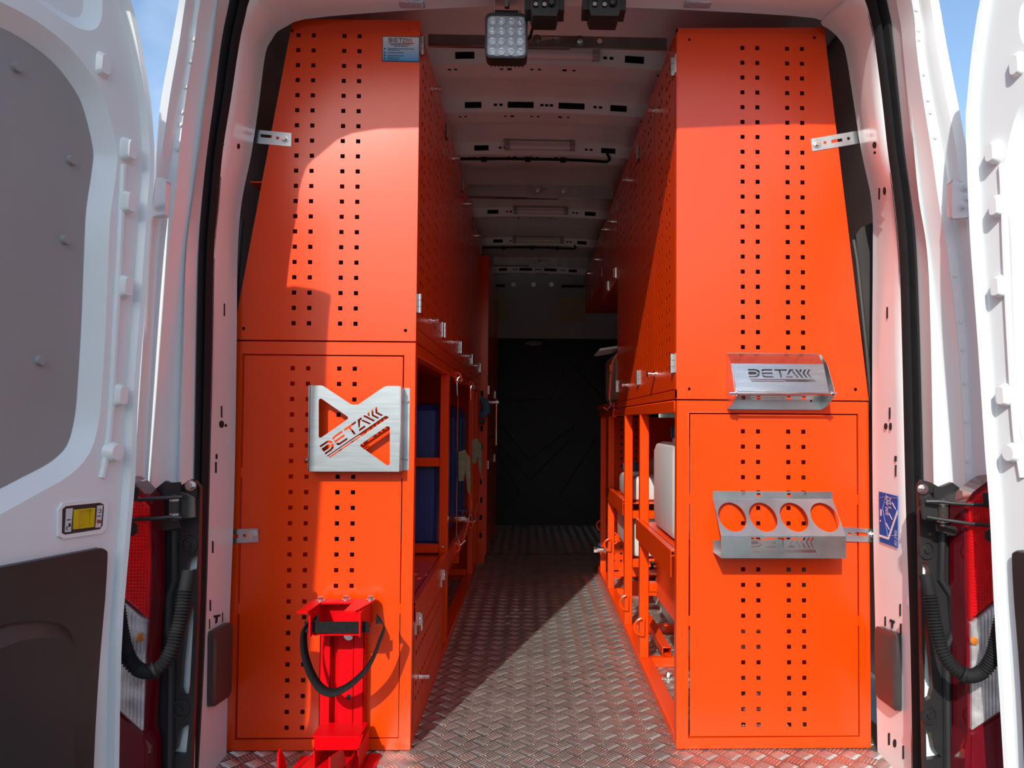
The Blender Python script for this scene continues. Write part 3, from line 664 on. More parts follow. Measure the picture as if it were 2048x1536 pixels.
# ratchet straps hanging between beam and tray
def strap(y, label, zr):
    X = LX+.012; t = thing('ratchet_strap', label, 'strap', (X, y, .30), 'ratchet straps on the left rack')
    MB().tube([(LX+.02, y-.035, .945), (LX+.022, y+.02, .958), (LX+.018, y, .974), (LX+.006, y, .966), (LX+.004, y, .945), (LX+.006, y, .90)], .0035, 6).build('hook', CHROME, t)
    b = MB()
    for z0, z1, dy0, dy1 in ((.91, zr+.05, 0, 0), (zr-.055, .36, 0, 0)): b.obox((X-.004, y-.005+dy0, z1), (.0015, 0, 0), (0, .012, 0), (0, 0, z0-z1))
    b.build('webbing', CORD, t)
    b = MB()   # ratchet: two side plates, drum, long handle
    for s_ in (-1, 1): b.poly([(X+.002, y+s_*.012, zr+.05), (X+.028, y+s_*.012, zr+.058), (X+.036, y+s_*.012, zr+.02), (X+.022, y+s_*.012, zr-.06), (X+.004, y+s_*.012, zr-.06)], (0, .003*s_, 0))
    b.cyl((X+.02, y-.016, zr+.03), (X+.02, y+.016, zr+.03), .013, 12); b.cyl((X+.013, y-.013, zr-.045), (X+.013, y+.013, zr-.045), .008, 8)
    b.build('ratchet', BRASS, t)
    MB().poly([(X+.022, y-.009, zr+.055), (X+.046, y-.009, zr+.03), (X+.050, y-.009, zr-.07), (X+.045, y-.009, zr-.11), (X+.038, y-.009, zr-.10), (X+.028, y-.009, zr-.01)], (0, .018, 0)).build('handle', BRASS, t)
    MB().tube([(X+.044, y, zr-.10), (X+.052, y+.01, zr-.15), (X+.04, y+.015, zr-.22), (X+.018, y+.02, zr-.30)], .0022, 6).build('loose_end', CORD, t)
    MB().tube([(X, y, .37), (X+.003, y, .345), (X+.01, y+.01, .33), (X+.026, y+.03, .345)], .0035, 6).build('hook', CHROME, t)
strap(2.78, 'orange ratchet strap with brassy buckle, the one nearer the perforated left end panel', .635)
strap(3.41, 'orange ratchet strap with brassy buckle, the farther one beside the tall cabinet', .665)
# --- tall cabinet at the far end, left
tcab = thing('tall_cabinet', 'tall orange cabinet ending the left row, with a chrome bar handle', 'cabinet', (-.47, 4.12, 0))
TX = -.244
MB().box(-.72, TX, 4.11, 4.113, .05, 1.745).box(-.72, TX-.003, 4.113, 5.30, 1.742, 1.745).box(-.72, -.717, 4.113, 5.30, .05, 1.745).box(-.72, TX, 5.30, 5.303, .0, 1.745).box(-.70, TX-.01, 4.13, 5.28, 0, .05).build('carcass', ORANGE, tcab, smooth=False)
for k, (z0, z1) in enumerate(((.055, .70), (.708, 1.07), (1.078, 1.738))):
    dr_ = MB().box(TX-.002, TX, 4.118, 5.296, z0, z1).build('door', ORANGE, tcab, bev=.001)
    for y in ((4.14, 4.9)):
        h = hinge_mb(TX, 1, z1-.09 if k else z0+.5).build('hinge', ZINC, None); h.parent = dr_; h.location.y += y
for k in range(9): MB().box(-.283, -.269, 4.1085, 4.1095, .145+.10*k, .175+.10*k).build('slot', DARK, tcab)
hb = MB(); hb.cyl((TX+.04, 4.32, .66), (TX+.04, 4.32, .93), .008, 10); hb.cyl((TX, 4.32, .915), (TX+.055, 4.32, .915), .011, 10); hb.build('bar_handle', CHROME, tcab)
b = MB(); b.tube([atY(x, y, 4.02) for x, y in ((960,796),(967,800),(972,812),(972,822),(965,830),(959,829))], [.012, .018, .024, .026, .024, .016], 8)
tag(b.build('rubber_grip', BLUEG), 'curved blue-grey foam grip hanging by the tall cabinet', 'grip')
b = MB(); a, c = atY(958, 838, 4.04), atY(969, 848, 4.04); b.box(a.x, c.x, 4.03, 4.05, c.z, a.z); b.cyl((c.x-.012, 4.03, c.z+.01), (c.x-.012, 4.022, c.z+.01), .006, 8)
tag(b.build('junction_box', BLACKP, bev=.003), 'small black box under the blue-grey grip', 'box')
# ================================================================== RIGHT CABINETS
ur = thing('upper_cabinet', 'orange perforated upper cabinet on the right rack, carrying the paper holder', 'cabinet', (.6, 1.80, .86))
hs = [sq(.5294+c, 1.7514-.038*k) for c in HC for k in range(23)]+[circ(*xz(atY(x, y)), .0042, 10) for x, y in ((1378,79),(1629,75),(1378,778),(1711,779))]
MB().sheet([(.364, .861), (.8465, .860), (.7385, 1.808), (.3655, 1.799)], hs, (0, D, 0), *FR[1:], .0018).build('side_panel', ORANGE, ur, smooth=False)
b = MB(); Y1 = 3.03
b.poly([(.845, Y0, .861), (.845, Y1, .861), (.7375, Y1, 1.80), (.7375, Y0, 1.80)], (-e, 0, 0)); b.box(RX+.003, .843, Y0, Y1, .8605, .8625); b.box(RX+.001, .7375, Y0, Y1, 1.797, 1.799)
b.poly([(RX+.001, Y1, .861), (.845, Y1, .861), (.7375, Y1, 1.799), (RX+.001, Y1, 1.799)], (0, e, 0))
b.box(RX, RX+.03, Y0, Y1, .8625, .884); b.box(RX, RX+.02, Y0, Y1, 1.79, 1.799); b.box(RX, RX+.03, Y0, 1.8125, .861, 1.799); b.box(RX+.02, .78, Y0, Y1, 1.32, 1.323)
b.build('carcass', ORANGE, ur, smooth=False)
door_bank(ur, RX, -1, 1.815, .607, 2, .886, 1.788, 1.742, 22, 'R', (1.715, .952))
# --- overhead cabinets farther in
def overhead(y0, y1, z0, label):
    t = thing('overhead_cabinet', label, 'cabinet', (.55, (y0+y1)/2, z0))
    b = MB(); b.box(RX+.003, .80, y0, y1, z0, z0+.003); b.box(RX+.003, .78, y0, y1, 1.795, 1.798); b.box(RX+.003, .80, y1-.002, y1, z0, 1.795); b.box(RX+.003, .80, y0, y0+.002, z0, 1.795); b.box(.798, .80, y0, y1, z0, 1.70)
    b.build('carcass', ORANGE, t, smooth=False); w = (y1-y0)/2
    for k in (0, 1):
        d = MB().box(RX, RX+.0025, y0+w*k+.002, y0+w*(k+1)-.002, z0+.004, 1.793).build('door', ORANGE, t, smooth=False)
        for z, yy in ((z0+.04, y0+w*k+.05), (1.74, y0+w*(k+1)-.04)):
            b = MB(); b.box(RX-.003, RX, yy-.012, yy+.012, z-.022, z+.022); b.cyl((RX-.006, yy, z-.02), (RX-.006, yy, z+.02), .006, 8); b.build('hinge', ZINC, d)
        o = knob_mb(RX, -1, 1.745 if k else 1.70).build('knob', CHROME, None); o.parent = d; o.location.y += y0+w*(k+.5)
overhead(3.056, 3.66, 1.405, 'orange overhead cabinet right behind the right upper cabinet, its underside lit')
overhead(3.67, 4.86, 1.535, 'farthest orange overhead cabinet on the right, hung higher than the one before it')
# --- right lower rack
rr = thing('lower_rack', 'orange lower rack on the right with perforated end panel, open posts and two lipped trays', 'rack', (.6, 1.80, 0))
MB().sheet([(.3625, .001), (.8475, .001), (.8465, .857), (.364, .857)], [[(.3925, .0285), (.8195, .0285), (.8185, .8265), (.394, .8265)]], (0, D, 0), *FR[1:], .028).build('end_frame', ORANGE, rr, bev=.0015)
hs = [sq(.5294+c, .7811-.038*k) for c in HC for k in range(20)]
x0, x1, z0, z1 = .394+PT, .8187-PT, .0285+PT, .8265-PT
tabs = [(x0, z0), (x1, z0), (x1, .30), (x1+PT, .30), (x1+PT, .325), (x1, .325), (x1, .60), (x1+PT, .60), (x1+PT, .625), (x1, .625), (x1, z1), (x0, z1), (x0, .625), (x0-PT, .625), (x0-PT, .60), (x0, .60), (x0, .325), (x0-PT, .325), (x0-PT, .30), (x0, .30)]
MB().sheet(tabs, hs, (0, D+.0015, 0), *FR[1:], .0018).build('end_panel', ORANGE, rr, smooth=False)
for y in (2.39, 2.775, 3.37, 3.735):
    rail(rr, RX, RX+T, y, y+T, T, .828, 'post'); rail(rr, .815, .845, y, y+T, 0, .828, 'post'); rail(rr, RX+.041, .815, y, y+T, 0, T)
rail(rr, RX, RX+T, 1.825, 3.83, .828, .858); rail(rr, .815, .845, 1.825, 3.83, .828, .858); rail(rr, RX, RX+.04, 1.825, 3.95, 0, T); rail(rr, .815, .845, 1.825, 3.83, 0, T)
for y, z in ((2.40, .243), (2.785, .432), (2.785, .246), (3.38, .246), (3.745, .43)): rail(rr, RX+T+.001, .814, y, y+T-.004, z, z+T)
MB().box(.842, .844, 1.83, 2.38, .03, .30).build('back_panel', ORANGE, rr)
hs = [sq(2.0+.038*k, .80-.038*j, .010) for k in (2, 3, 20, 21, 40) for j in range(9)]
MB().sheet([(-3.8, .44), (-1.83, .44), (-1.83, .856), (-3.8, .856)], [[(-a, z) for a, z in h] for h in hs], (.842, 0, 0), (0, -1, 0), (0, 0, 1), .0018).build('back_panel', ORANGE, rr, smooth=False)
hs = [sq(.44+c, .80-.038*j) for c in (0, .038, .114, .152) for j in range(20)]
MB().sheet([(.40, .03), (.813, .03), (.813, .827), (.40, .827)], hs, (0, 3.80, 0), *FR[1:], .0018).build('partition', ORANGE, rr, smooth=False)
tray(rr, 1.826, 2.435, .466, RX-.006, -1, .81, .052); tray(rr, 2.79, 3.42, .488, RX-.004, -1, .81, .045)
b = MB(); b.poly([(RX+.05, 2.36, .24), (RX+.05, 1.98, .24), (RX+.05, 1.98, .42), (RX+.05, 2.3, .42)], (.002, 0, 0)); b.box(RX+.05, .80, 1.98, 2.36, .238, .24); b.box(RX+.05, .80, 2.358, 2.36, .24, .42); b.build('drip_box', ORANGE, rr, smooth=False)
for y in (2.99, 3.36): MB().box(RX+.05, .81, y, y+.002, .09, .15).build('cross_plate', ORANGE, rr)
MB().sheet([(0, 0), (.03, 0), (.03, .03), (0, .03)], [[(.0025, .0025), (.0275, .0025), (.0275, .0275), (.0025, .0275)]], (.44, 2.405, .031), (1, 0, 0), (0, 0, 1), .40).build('square_tube', ORANGE, rr, bev=.0015)
for y, z, ax in ((2.765, .118, '-x'), (2.38, .135, '-x'), (3.36, .235, '-x'), (3.38, .262, 'x'), (3.745, .27, '-x')): ring(rr, (RX+(.012 if ax == '-x' else .02), y, z), .028, ax)
for x, y in ((.44, 2.30), (.42, 3.18)):
    b = MB(); b.box(x-.035, x+.02, y-.015, y+.015, -.001, .005); bolt(b, (x, y, .005), (0, 0, 1), .008, .008); b.build('foot_bolt', ZINC, rr)
# white cans and tanks in the right rack
def can(x0, x1, y0, y1, z0, z1, label, cap, name='jerry_can', r=.03):
    t = thing(name, label, 'canister', ((x0+x1)/2, (y0+y1)/2, z0)); tank(x0, x1, y0, y1, z0, z1, CANW, 'body', t, r)
    if cap:
        cx, cy, cr = cap; b = MB(); b.cyl((cx, cy, z1-.004), (cx, cy, z1+.028), cr*1.0, 18); b.build('neck', CANW, t)
        b = MB(); n = 24; b.cyl((cx, cy, z1+.014), (cx, cy, z1+.05), cr*1.12, 24); 
        for k in range(12): b.cyl((cx+cr*1.12*math.cos(k*math.pi/6), cy+cr*1.12*math.sin(k*math.pi/6), z1+.016), (cx+cr*1.12*math.cos(k*math.pi/6), cy+cr*1.12*math.sin(k*math.pi/6), z1+.046), .003, 6)
        b.build('cap', NAVY, t)
    return t
can(.395, .515, 1.99, 2.34, .470, .742, 'tall white plastic canister with navy cap on the near tray of the right rack', (.455, 2.16, .03))
can(.392, .74, 2.86, 3.20, .492, .585, 'low white canister with wide navy lid on the farther tray', (.43, 3.02, .036), r=.02)
can(.55, .80, 3.22, 3.36, .492, .64, 'small white canister standing behind the low one with the wide lid', None, r=.02)
can(.402, .80, 2.82, 3.35, .277, .435, 'white water tank lying under the farther tray of the right rack', None, 'water_tank', .02)
tp = can(.372, .74, 3.10, 3.62, .892, 1.115, 'white tank with tilted lid strapped on top of the right rack', None, 'water_tank', .03)
b = MB(); b.obox((.30, 3.14, 1.112), (.22, 0, .035), (0, .28, 0), (-.003, 0, .010)); b.build('lid', CANW, tp, bev=.003)
sh = thing('shelf_tray', 'shallow orange tray on the right rack under the strapped white tank', 'tray', (.55, 3.4, .859)); tray(sh, 3.045, 3.80, .872, RX-.010, -1, .80, .012).name = 'tray_sheet'
st = thing('tie_strap', 'orange strap over the white tank on top of the right rack', 'strap', (.36, 3.12, .87))
MB().tube([(.395, 3.12, 1.128), (.352, 3.12, 1.06), (.345, 3.12, .99), (.340, 3.12, .90)], .006, 6).build('webbing', CORD, st)
MB().box(.338, .352, 3.10, 3.14, 1.02, 1.05).build('buckle', CORD, st); MB().tube([(.34, 3.12, .91), (.346, 3.12, .875), (.33, 3.11, .855), (.312, 3.09, .868)], .004, 6).build('hook', CHROME, st)
ring(rr, (RX-.006, 3.11, .842), .016)
for p, lab in ((V(.352, 3.66, .16), 'small ball valve with blue lever on the far post of the right rack'), (V(.415, 2.46, .30), 'nickel ball valve behind the near post of the right rack')):
    t = thing('ball_valve', lab, 'valve', tuple(p+V(0, 0, -.014)))
    b = MB(); b.cyl(p+V(-.03, 0, 0), p+V(-.012, 0, 0), .016, 6); b.cyl(p+V(-.012, 0, 0), p+V(.02, 0, 0), .014, 12); b.cyl(p+V(.018, 0, 0), p+V(.036, 0, 0), .016, 6); b.build('body', ZINC, t)
    b = MB(); b.cyl(p+V(0, 0, .012), p+V(0, 0, .026), .005, 8); b.box(p.x-.008, p.x+.006, p.y-.03, p.y+.008, p.z+.025, p.z+.031); b.build('lever', NAVY, t)
# wheel arch inside, white
ya = np.linspace(2.42, 3.30, 13); prof = [(y, .27*math.sin(math.pi*(y-2.42)/.88)**.5) for y in ya]
b = MB(); b.loft([[(.56, y, 0) for y, z in prof], [(.56, y, max(0, z-.03)) for y, z in prof], [(.59, y, z) for y, z in prof], [(.92, y, z) for y, z in prof]])
struct(b.build('trim_5', INNER), 'white inner wheel arch behind the right rack')
# ================================================================== FITTINGS ON THE END PANELS
# document holder, left
FYD = 1.758
dh = thing('document_holder', 'galvanised document holder with notched top and cut-out word mark on the left end panel', 'holder', tuple(atY(705, 943, 1.775)))
C1 = lambda x, y: xz(atY(600+x/7.68, 760+y/7.68, FYD))
out = [C1(*p) for p in ((130,1405),(1535,1408),(1535,92),(1345,90),(1310,98),(1280,112),(915,362),(885,377),(800,377),(770,365),(385,110),(350,90),(320,84),(130,84))]
t1 = [C1(*p) for p in ((287,310),(296,292),(315,285),(335,290),(730,562),(741,580),(733,600),(335,878),(312,886),(293,880),(286,862))]
t2 = [C1(*p) for p in ((924,1000),(932,988),(1325,716),(1350,708),(1372,716),(1380,735),(1380,1285),(1372,1305),(1345,1310),(1322,1302),(935,1025))]
o1, o2 = C1(300, 1012), C1(1185, 405)
lg = mark(o1, math.hypot(o2[0]-o1[0], o2[1]-o1[1]), math.atan2(o2[1]-o1[1], o2[0]-o1[0]), 1.17)
MB().sheet(out, [t1, t2]+lg, (0, FYD, 0), *FR[1:], .0015).build('face_plate', GALVD, dh, smooth=False)['label'] = 'brushed front plate with two triangles and a slanting word mark cut through'
zt, zb = C1(1535, 100)[1], C1(1535, 1408)[1]; xl, xr = out[0][0], out[1][0]
b = MB(); b.poly([(xr, FYD, zb), (xr, FYD, zt), (xr+.002, D-.002, zt-.003), (xr+.002, D-.002, zb)], (-.0015, 0, 0)); b.poly([(xl, FYD, zb), (xl, FYD, zt), (xl-.002, D-.002, zt), (xl-.002, D-.002, zb)], (.0015, 0, 0))
b.box(xl, xr, FYD+.0016, D-.001, zb, zb+.0015)
rf = rrect(xr+.002, xr+.0155, zb+.001, zt-.002, .003, 3); b.sheet(rf, [], (0, D-.0015, 0), *FR[1:], .0014); b.sheet(rrect(xl-.0125, xl-.002, zb+.001, zt-.03, .003, 3), [], (0, D-.0015, 0), *FR[1:], .0014)
b.build('side_flange', GALV, dh, smooth=False)
for x, y in ((1650,330),(1627,1212),(103,1222)):
    b = MB(); p = atY(600+x/7.68, 760+y/7.68, D-.003); b.cyl(p, p+V(0, -.003, 0), .0042, 14, .003); b.cyl(p+V(0, -.003, 0), p+V(0, -.0032, 0), .0015, 6); b.build('screw', ZINC, dh)
# paper-roll holder, right
PX0, PX1 = .4885, .7255
ph = thing('paper_holder', 'galvanised paper roll holder with serrated lid, cut-out word mark and steel rod', 'holder', (.607, 1.76, .835))
A_, B_, C_ = V(0, 1.7935, .9765), V(0, 1.754, .947), V(0, 1.722, .877)
w0, w1, w2 = (.4885, .7255), (.488, .716), (.4905, .718)
b = MB(); b.add([(w0[0], A_.y, A_.z), (w0[1]-.008, A_.y, A_.z), (w1[1], B_.y, B_.z), (w1[0], B_.y, B_.z)], [(0, 1, 2, 3)])
b.box(w0[0], w0[1]-.008, A_.y-.002, A_.y, A_.z-.01, A_.z)
dn = (C_-B_); L_ = dn.length; dn.normalize(); nrm = V(1, 0, 0).cross(-dn)
teeth = []; n = 52; wt_ = w2[1]-w2[0]
for i in range(n): teeth += [(wt_*i/n, -L_+.0005), (wt_*(i+.5)/n, -L_-.0022)]
teeth.append((wt_, -L_+.0005))
pl1 = atP(1440+440/7.88, 690+378/7.88, V(0, B_.y, B_.z), nrm)
q = pl1-V(w1[0], B_.y, B_.z); ox, oz = q.x, q.dot(-dn)
MBp = b.sheet([(0, 0)]+[(a, c) for a, c in teeth]+[(wt_, 0)], mark((ox, oz), .1535, 0, 1.16), (w1[0], B_.y, B_.z), (1, 0, 0), tuple(-dn), .0012)
MBp.build('lid', GALVS, ph, smooth=False)['label'] = 'sloping steel lid with a word mark cut through and a serrated edge'
b = MB(); hsq = [sq(x-PX0, z, .009) for x in (.5294, .5674, .6434, .6814) for z in (.865,)]+[circ(.6995-PX0, .858, .003, 10)]
b.sheet([(0, .836), (PX1-PX0, .836), (PX1-PX0, .974), (0, .974)], hsq, (PX0, D-.0035, 0), *FR[1:], .0012)
prof = [(1.7925, .976), (1.754, .946), (1.716, .887), (1.712, .866), (1.755, .845), (1.791, .836)]
for x in (PX0, PX1-.0012): b.poly([(x, y, z) for y, z in prof], (.0012, 0, 0))
b.build('back_plate', GALV, ph, smooth=False)
b = MB(); zr = .8735; b.cyl((PX0-.016, 1.7165, zr), (PX1+.006, 1.7165, zr), .0032, 10); b.cyl((PX0-.003, 1.7165, zr), (PX0+.003, 1.7165, zr), .006, 8); b.cyl((PX1-.007, 1.7165, zr), (PX1-.001, 1.7165, zr), .006, 8); b.tube([(PX0-.016, 1.7165, zr), (PX0-.010, 1.713, zr-.004), (PX0-.004, 1.7165, zr-.005)], .0018, 6)
b.build('rod', CHROME, ph)
# can holder, right
chd = thing('can_holder', 'galvanised shelf with four round openings and an etched word mark on the right end panel', 'holder', (.61, 1.75, .48))
cx0, cx1 = .4535, .7525
b = MB(); b.sheet([(cx0, .6145), (cx1, .6145), (cx1, .6325), (cx0, .6325)], [sq(.5674, .6235, .009), sq(.6434, .6235, .009)], (0, D-.0015, 0), *FR[1:], .0014)
p0_, p1_ = V(0, D-.0015, .6145), V(0, 1.718, .534); dv = p0_-p1_; LL = dv.length; dv.normalize()
es = [circ(cx0+.0375+.0755*i-.0, LL*.50, .0335, 36, .0435) for i in range(4)]
b.sheet([(cx0, 0), (cx1, 0), (cx1, LL), (cx0, LL)], es, tuple(p1_), (1, 0, 0), tuple(dv), .0014)
lo = atY(1410+525/5.69, 960+655/5.69, 1.718)
lg = mark((lo.x, lo.z), .152, 0, 1.2)
b.sheet([(cx0, .4815), (cx1, .4815), (cx1, .534), (cx0, .534)], lg, (0, 1.718, 0), *FR[1:], .0014)
b.box(cx0, cx1, 1.7195, D-.002, .4815, .4830); b.box(cx0, cx1, D-.0035, D-.002, .483, .512)
b.build('shelf', GALV, chd, smooth=False)
for x, y, Yp in ((1486.5, 985.5, D-.003), (1609.5, 986.4, D-.003)):
    b = MB(); p = atY(x, y, Yp); b.cyl(p, p+V(0, -.0025, 0), .0048, 14, .0035); b.build('screw', ZINC, chd)
# steel fixing straps between cabinets and pillars
def bracket(label, pts, bolt_px, round_px, slot_px, tail, Yp=D-.0015):
    P2_ = px2(pts, Yp); hs_ = [circ(*xz(atY(x, y, Yp)), .0042, 10) for x, y in round_px]+[px2(s_, Yp) for s_ in slot_px]
    p = atY(*bolt_px, Yp); t = thing('fixing_strap', label, 'bracket', tuple(p))
    MB().sheet(P2_, hs_, (0, Yp, 0), *FR[1:], .003).build('plate', GALV, t, smooth=False)
    b = MB(); bolt(b, p, (0, -1, 0), .0075, .006); b.build('bolt', ZINC, t)
    if tail: MB().poly(*tail).build('folded_end', GALV, t)
    return t
bracket('galvanised slotted strap bolted high on the left upper cabinet', [(470,281),(470,255),(498,258),(583,266),(582,293),(495,285)], (569,277), [(509.7,271.7),(555,276)], [[(521,268),(544,270.5),(544,276.5),(521,274.5)]], None)
bracket('galvanised slotted strap bolted to the left lower end panel', [(430,1087.5),(430,1060),(456,1059),(516,1056.7),(517,1084),(456,1087.3)], (505,1070), [(489,1071)], [[(458,1069),(476,1068.5),(476,1076),(458,1076.5)]], None, D-.0035)
q = [atY(1713.3,261.7), atY(1718,286.7)]
bracket('galvanised slotted strap bolted high on the right upper cabinet', [(1621.7,277.7),(1713.3,261.7),(1718,286.7),(1625,302.7)], (1634.3,287.3), [(1650,285.5),(1697,277)], [[(1662,280.5),(1684,276.5),(1685,282.5),(1663,286.5)]], ([q[0]+V(0,-.0015,0), q[1]+V(0,-.0015,0), q[1]+V(.018,-.036,0), q[0]+V(.018,-.036,.0)], (.002, .001, 0)))
bracket('galvanised slotted strap running from behind the four-hole shelf to the right pillar', [(1680,1082),(1680,1054.5),(1695.6,1055),(1775,1059.5),(1775,1085.5),(1695.6,1083)], (1746.6,1070.7), [(1699,1068)], [[(1710.5,1064.5),(1734.8,1066),(1734.8,1072.5),(1710.5,1071)]], None, D-.0035)
# ------------------------------------------------------------------ red steel stand with strap
rs = thing('steel_stand', 'red steel stand with black strap loop in front of the left end panel', 'stand', (-.44, 1.72, 0))
ux = lambda x: (x-1061)/1450*1.765
b = MB(); xl, xr, ca, cb = ux(650), ux(737), ux(682), ux(716)
zt = .315; zb = .0
b.box(xl, ux(672), 1.764, 1.767, zb, zt); b.box(ux(717), xr, 1.764, 1.767, zb, zt); b.box(xl, xl+.003, 1.764, 1.793, zb, zt); b.box(xr-.003, xr, 1.764, 1.793, zb, zt)
b.box(ux(672)-.003, ux(672), 1.764, 1.788, zb, zt); b.box(ux(672), ca, 1.785, 1.788, zb, zt); b.box(ca, ca+.003, 1.772, 1.788, zb, zt); b.box(ca+.003, cb, 1.770, 1.773, zb, zt); b.box(cb-.003, cb, 1.764, 1.773, zb, zt)
b.build('upright', RED, rs, bev=.0008)
b = MB(); p = atY(697.8, 1270, 1.770); bolt(b, p, (0, -1, 0), .0085, .007); b.build('bolt', ZINC, rs)
p = atY(697.5, 1394, 1.7695); MB().cyl(p, p+V(0, -.0005, 0), .006, 12).build('hole', DARK, rs)
# clamp head: U-shaped top plate with two wings, side fins, back strip
zh = .368; xw = lambda x, Y: (x-1061)/1450*Y
b = MB(); U = [(-.511, 1.775), (-.368, 1.775), (-.368, 1.765), (-.392, 1.66), (-.418, 1.66), (-.418, 1.738), (-.493, 1.738), (-.493, 1.72), (-.497, 1.655), (-.522, 1.655), (-.517, 1.745)]
b.poly([(x, y, zh) for x, y in U], (0, 0, .004)); b.build('top_plate', RED, rs, smooth=False)
b = MB(); b.box(-.498, -.381, 1.772, 1.776, .305, .368); b.box(-.498, -.494, 1.665, 1.776, .312, .367); b.box(-.385, -.381, 1.665, 1.776, .312, .367); b.box(-.494, -.385, 1.69, 1.776, .3085, .312)
b.build('clamp_box', RED, rs, smooth=False)
for x, y, Yp in ((641.5, 1199, 1.755), (692, 1195.5, 1.765), (741, 1195.5, 1.765)):
    b = MB(); p = atY(x, y, Yp); p.z = zh+.004; bolt(b, p, (0, 0, 1), .0075, .007); b.build('bolt', ZINC, rs)
b = MB(); bolt(b, (-.455, 1.765, zh), (0, 0, -1), .006, .008); b.build('bolt', ZINC, rs)
# webbing: band across the clamp and a hanging loop
lp = [(637,1237),(625,1241),(612,1254),(607,1275),(609,1305),(617,1335),(630,1362),(645,1379),(660,1385),(672,1384),(690,1376),(712,1360),(735,1335),(750,1307),(760,1280),(767,1262),(768,1252),(762,1243),(752,1237)]
pts = [atY(x, y, 1.688) for x, y in smooth2(lp, 4)]
b = MB(); rowA, rowB = [], []
for i, p in enumerate(pts):
    t = (pts[min(i+1, len(pts)-1)]-pts[max(i-1, 0)]).normalized(); nrm = V(0, -1, 0).cross(t).normalized(); k = i/(len(pts)-1)
    wv = V(0, .012, 0)+nrm*(.0028+.0022*math.sin(math.pi*k))
    e1 = 1-min(1, min(k, 1-k)/.07); wv = wv.lerp(V(0, .004, .0125), e1)
    rowA.append(p-wv); rowB.append(p+wv)
b.loft([rowA, rowB]); b.build('strap_loop', WEBB, rs, solid=.0016)
b = MB(); z0 = .330; b.box(-.494, -.385, 1.683, 1.686, .3165, .3415); b.obox((-.494, 1.683, .3165), (-.020, .004, 0), (0, .003, 0), (0, 0, .025)); b.obox((-.385, 1.683, .3165), (.018, .004, 0), (0, .003, 0), (0, 0, .025)); b.build('strap_band', WEBB, rs)
# foot
b = MB(); b.box(xw(640, 1.70), xw(733, 1.70), 1.69, 1.765, .078, .081); b.poly([(xw(641, 1.66), 1.66, .066), (xw(729, 1.66), 1.66, .066), (xw(737, 1.70), 1.70, .081), (xw(642, 1.70), 1.70, .081)], (0, 0, -.003))
b.box(xw(641, 1.66), xw(641, 1.66)+.003, 1.66, 1.765, .02, .067); b.box(xw(729, 1.66)-.003, xw(729, 1.66), 1.66, 1.765, .02, .067)
b.build('foot_box', RED, rs, smooth=False)
b = MB(); b.poly([(-.545, 1.49, .018), (-.385, 1.49, .018), (-.405, 1.765, .018), (-.495, 1.765, .018)], (0, 0, .003)); b.box(-.382, -.352, 1.46, 1.775, .0, .003); b.obox((-.400, 1.47, .004), (.003, 0, 0), (.004, .29, 0), (0, 0, .042)); b.obox((-.548, 1.47, .003), (.003, 0, 0), (.045, .29, 0), (0, 0, .016))
b.box(-.54, -.38, 1.47, 1.765, .0, .003); b.build('base_plate', RED, rs, smooth=False)
b = MB(); b.poly([(-.541, 1.655, .02), (-.541, 1.60, .02), (-.541, 1.60, .085), (-.541, 1.612, .088), (-.541, 1.635, .062)], (.004, 0, 0)); b.build('fin', RED, rs, smooth=False); b = MB(); b.poly([(-.404, 1.62, .02), (-.404, 1.50, .02), (-.404, 1.50, .12), (-.404, 1.60, .092), (-.404, 1.625, .06)], (.004, 0, 0)); b.build('fin', RED, rs, smooth=False)
for x, y in ((-.525, 1.60), (-.382, 1.60)):
    b = MB(); bolt(b, (x, y, .021 if x < -.5 else .006), (0, 0, 1), .0075, .007); b.build('bolt', ZINC, rs)
# ================================================================== PILLARS
def pillar_plane(right):
    a = face_pt('lip', 'nose', 0, 1000, right); b_ = face_pt('lip', 'nose', 1, 1000, right); c = face_pt('lip', 'nose', 0, 600, right)
    n = (b_-a).cross(c-a).normalized()
    if n.x*(1 if right else -1) > 0: n = -n
    return a, n
PLN = {0: pillar_plane(0), 1: pillar_plane(1)}
def _grid(right):
    idx = list(range(NPT//2+1, NPT)) if right else list(range(0, NPT//2)); out = []
    for i in idx[:-1]:
        for a in (0, .25, .5, .75):
            l = FT['lip'][i].lerp(FT['lip'][i+1], a); m = FT['nose'][i].lerp(FT['nose'][i+1], a); tn = (FT['lip'][i+1]-FT['lip'][i]); n = (m-l).cross(tn).normalized()
            if n.x*(1 if right else -1) > 0: n = -n
            for t in np.linspace(0, 1, 25): p = l.lerp(m, t); q = pj(p); out.append((q[0], q[1], p, n))
    return out
PGR = {0: _grid(0), 1: _grid(1)}; PGA = {k: np.array([(g[0], g[1]) for g in v]) for k, v in PGR.items()}
def on_pillar(x, y, right, out=0.):
    k = int(((PGA[right]-(x, y))**2).sum(1).argmin()); g = PGR[right][k]; p = atP(x, y, g[2], g[3])
    return p+g[3]*out
def pillar_patch(pts, right, out, th, m, name, parent, bev=0.):
    n = PLN[right][1]; return MB().poly([on_pillar(x, y, right, out) for x, y in pts], n*-th).build(name, m, parent, smooth=False, bev=bev)
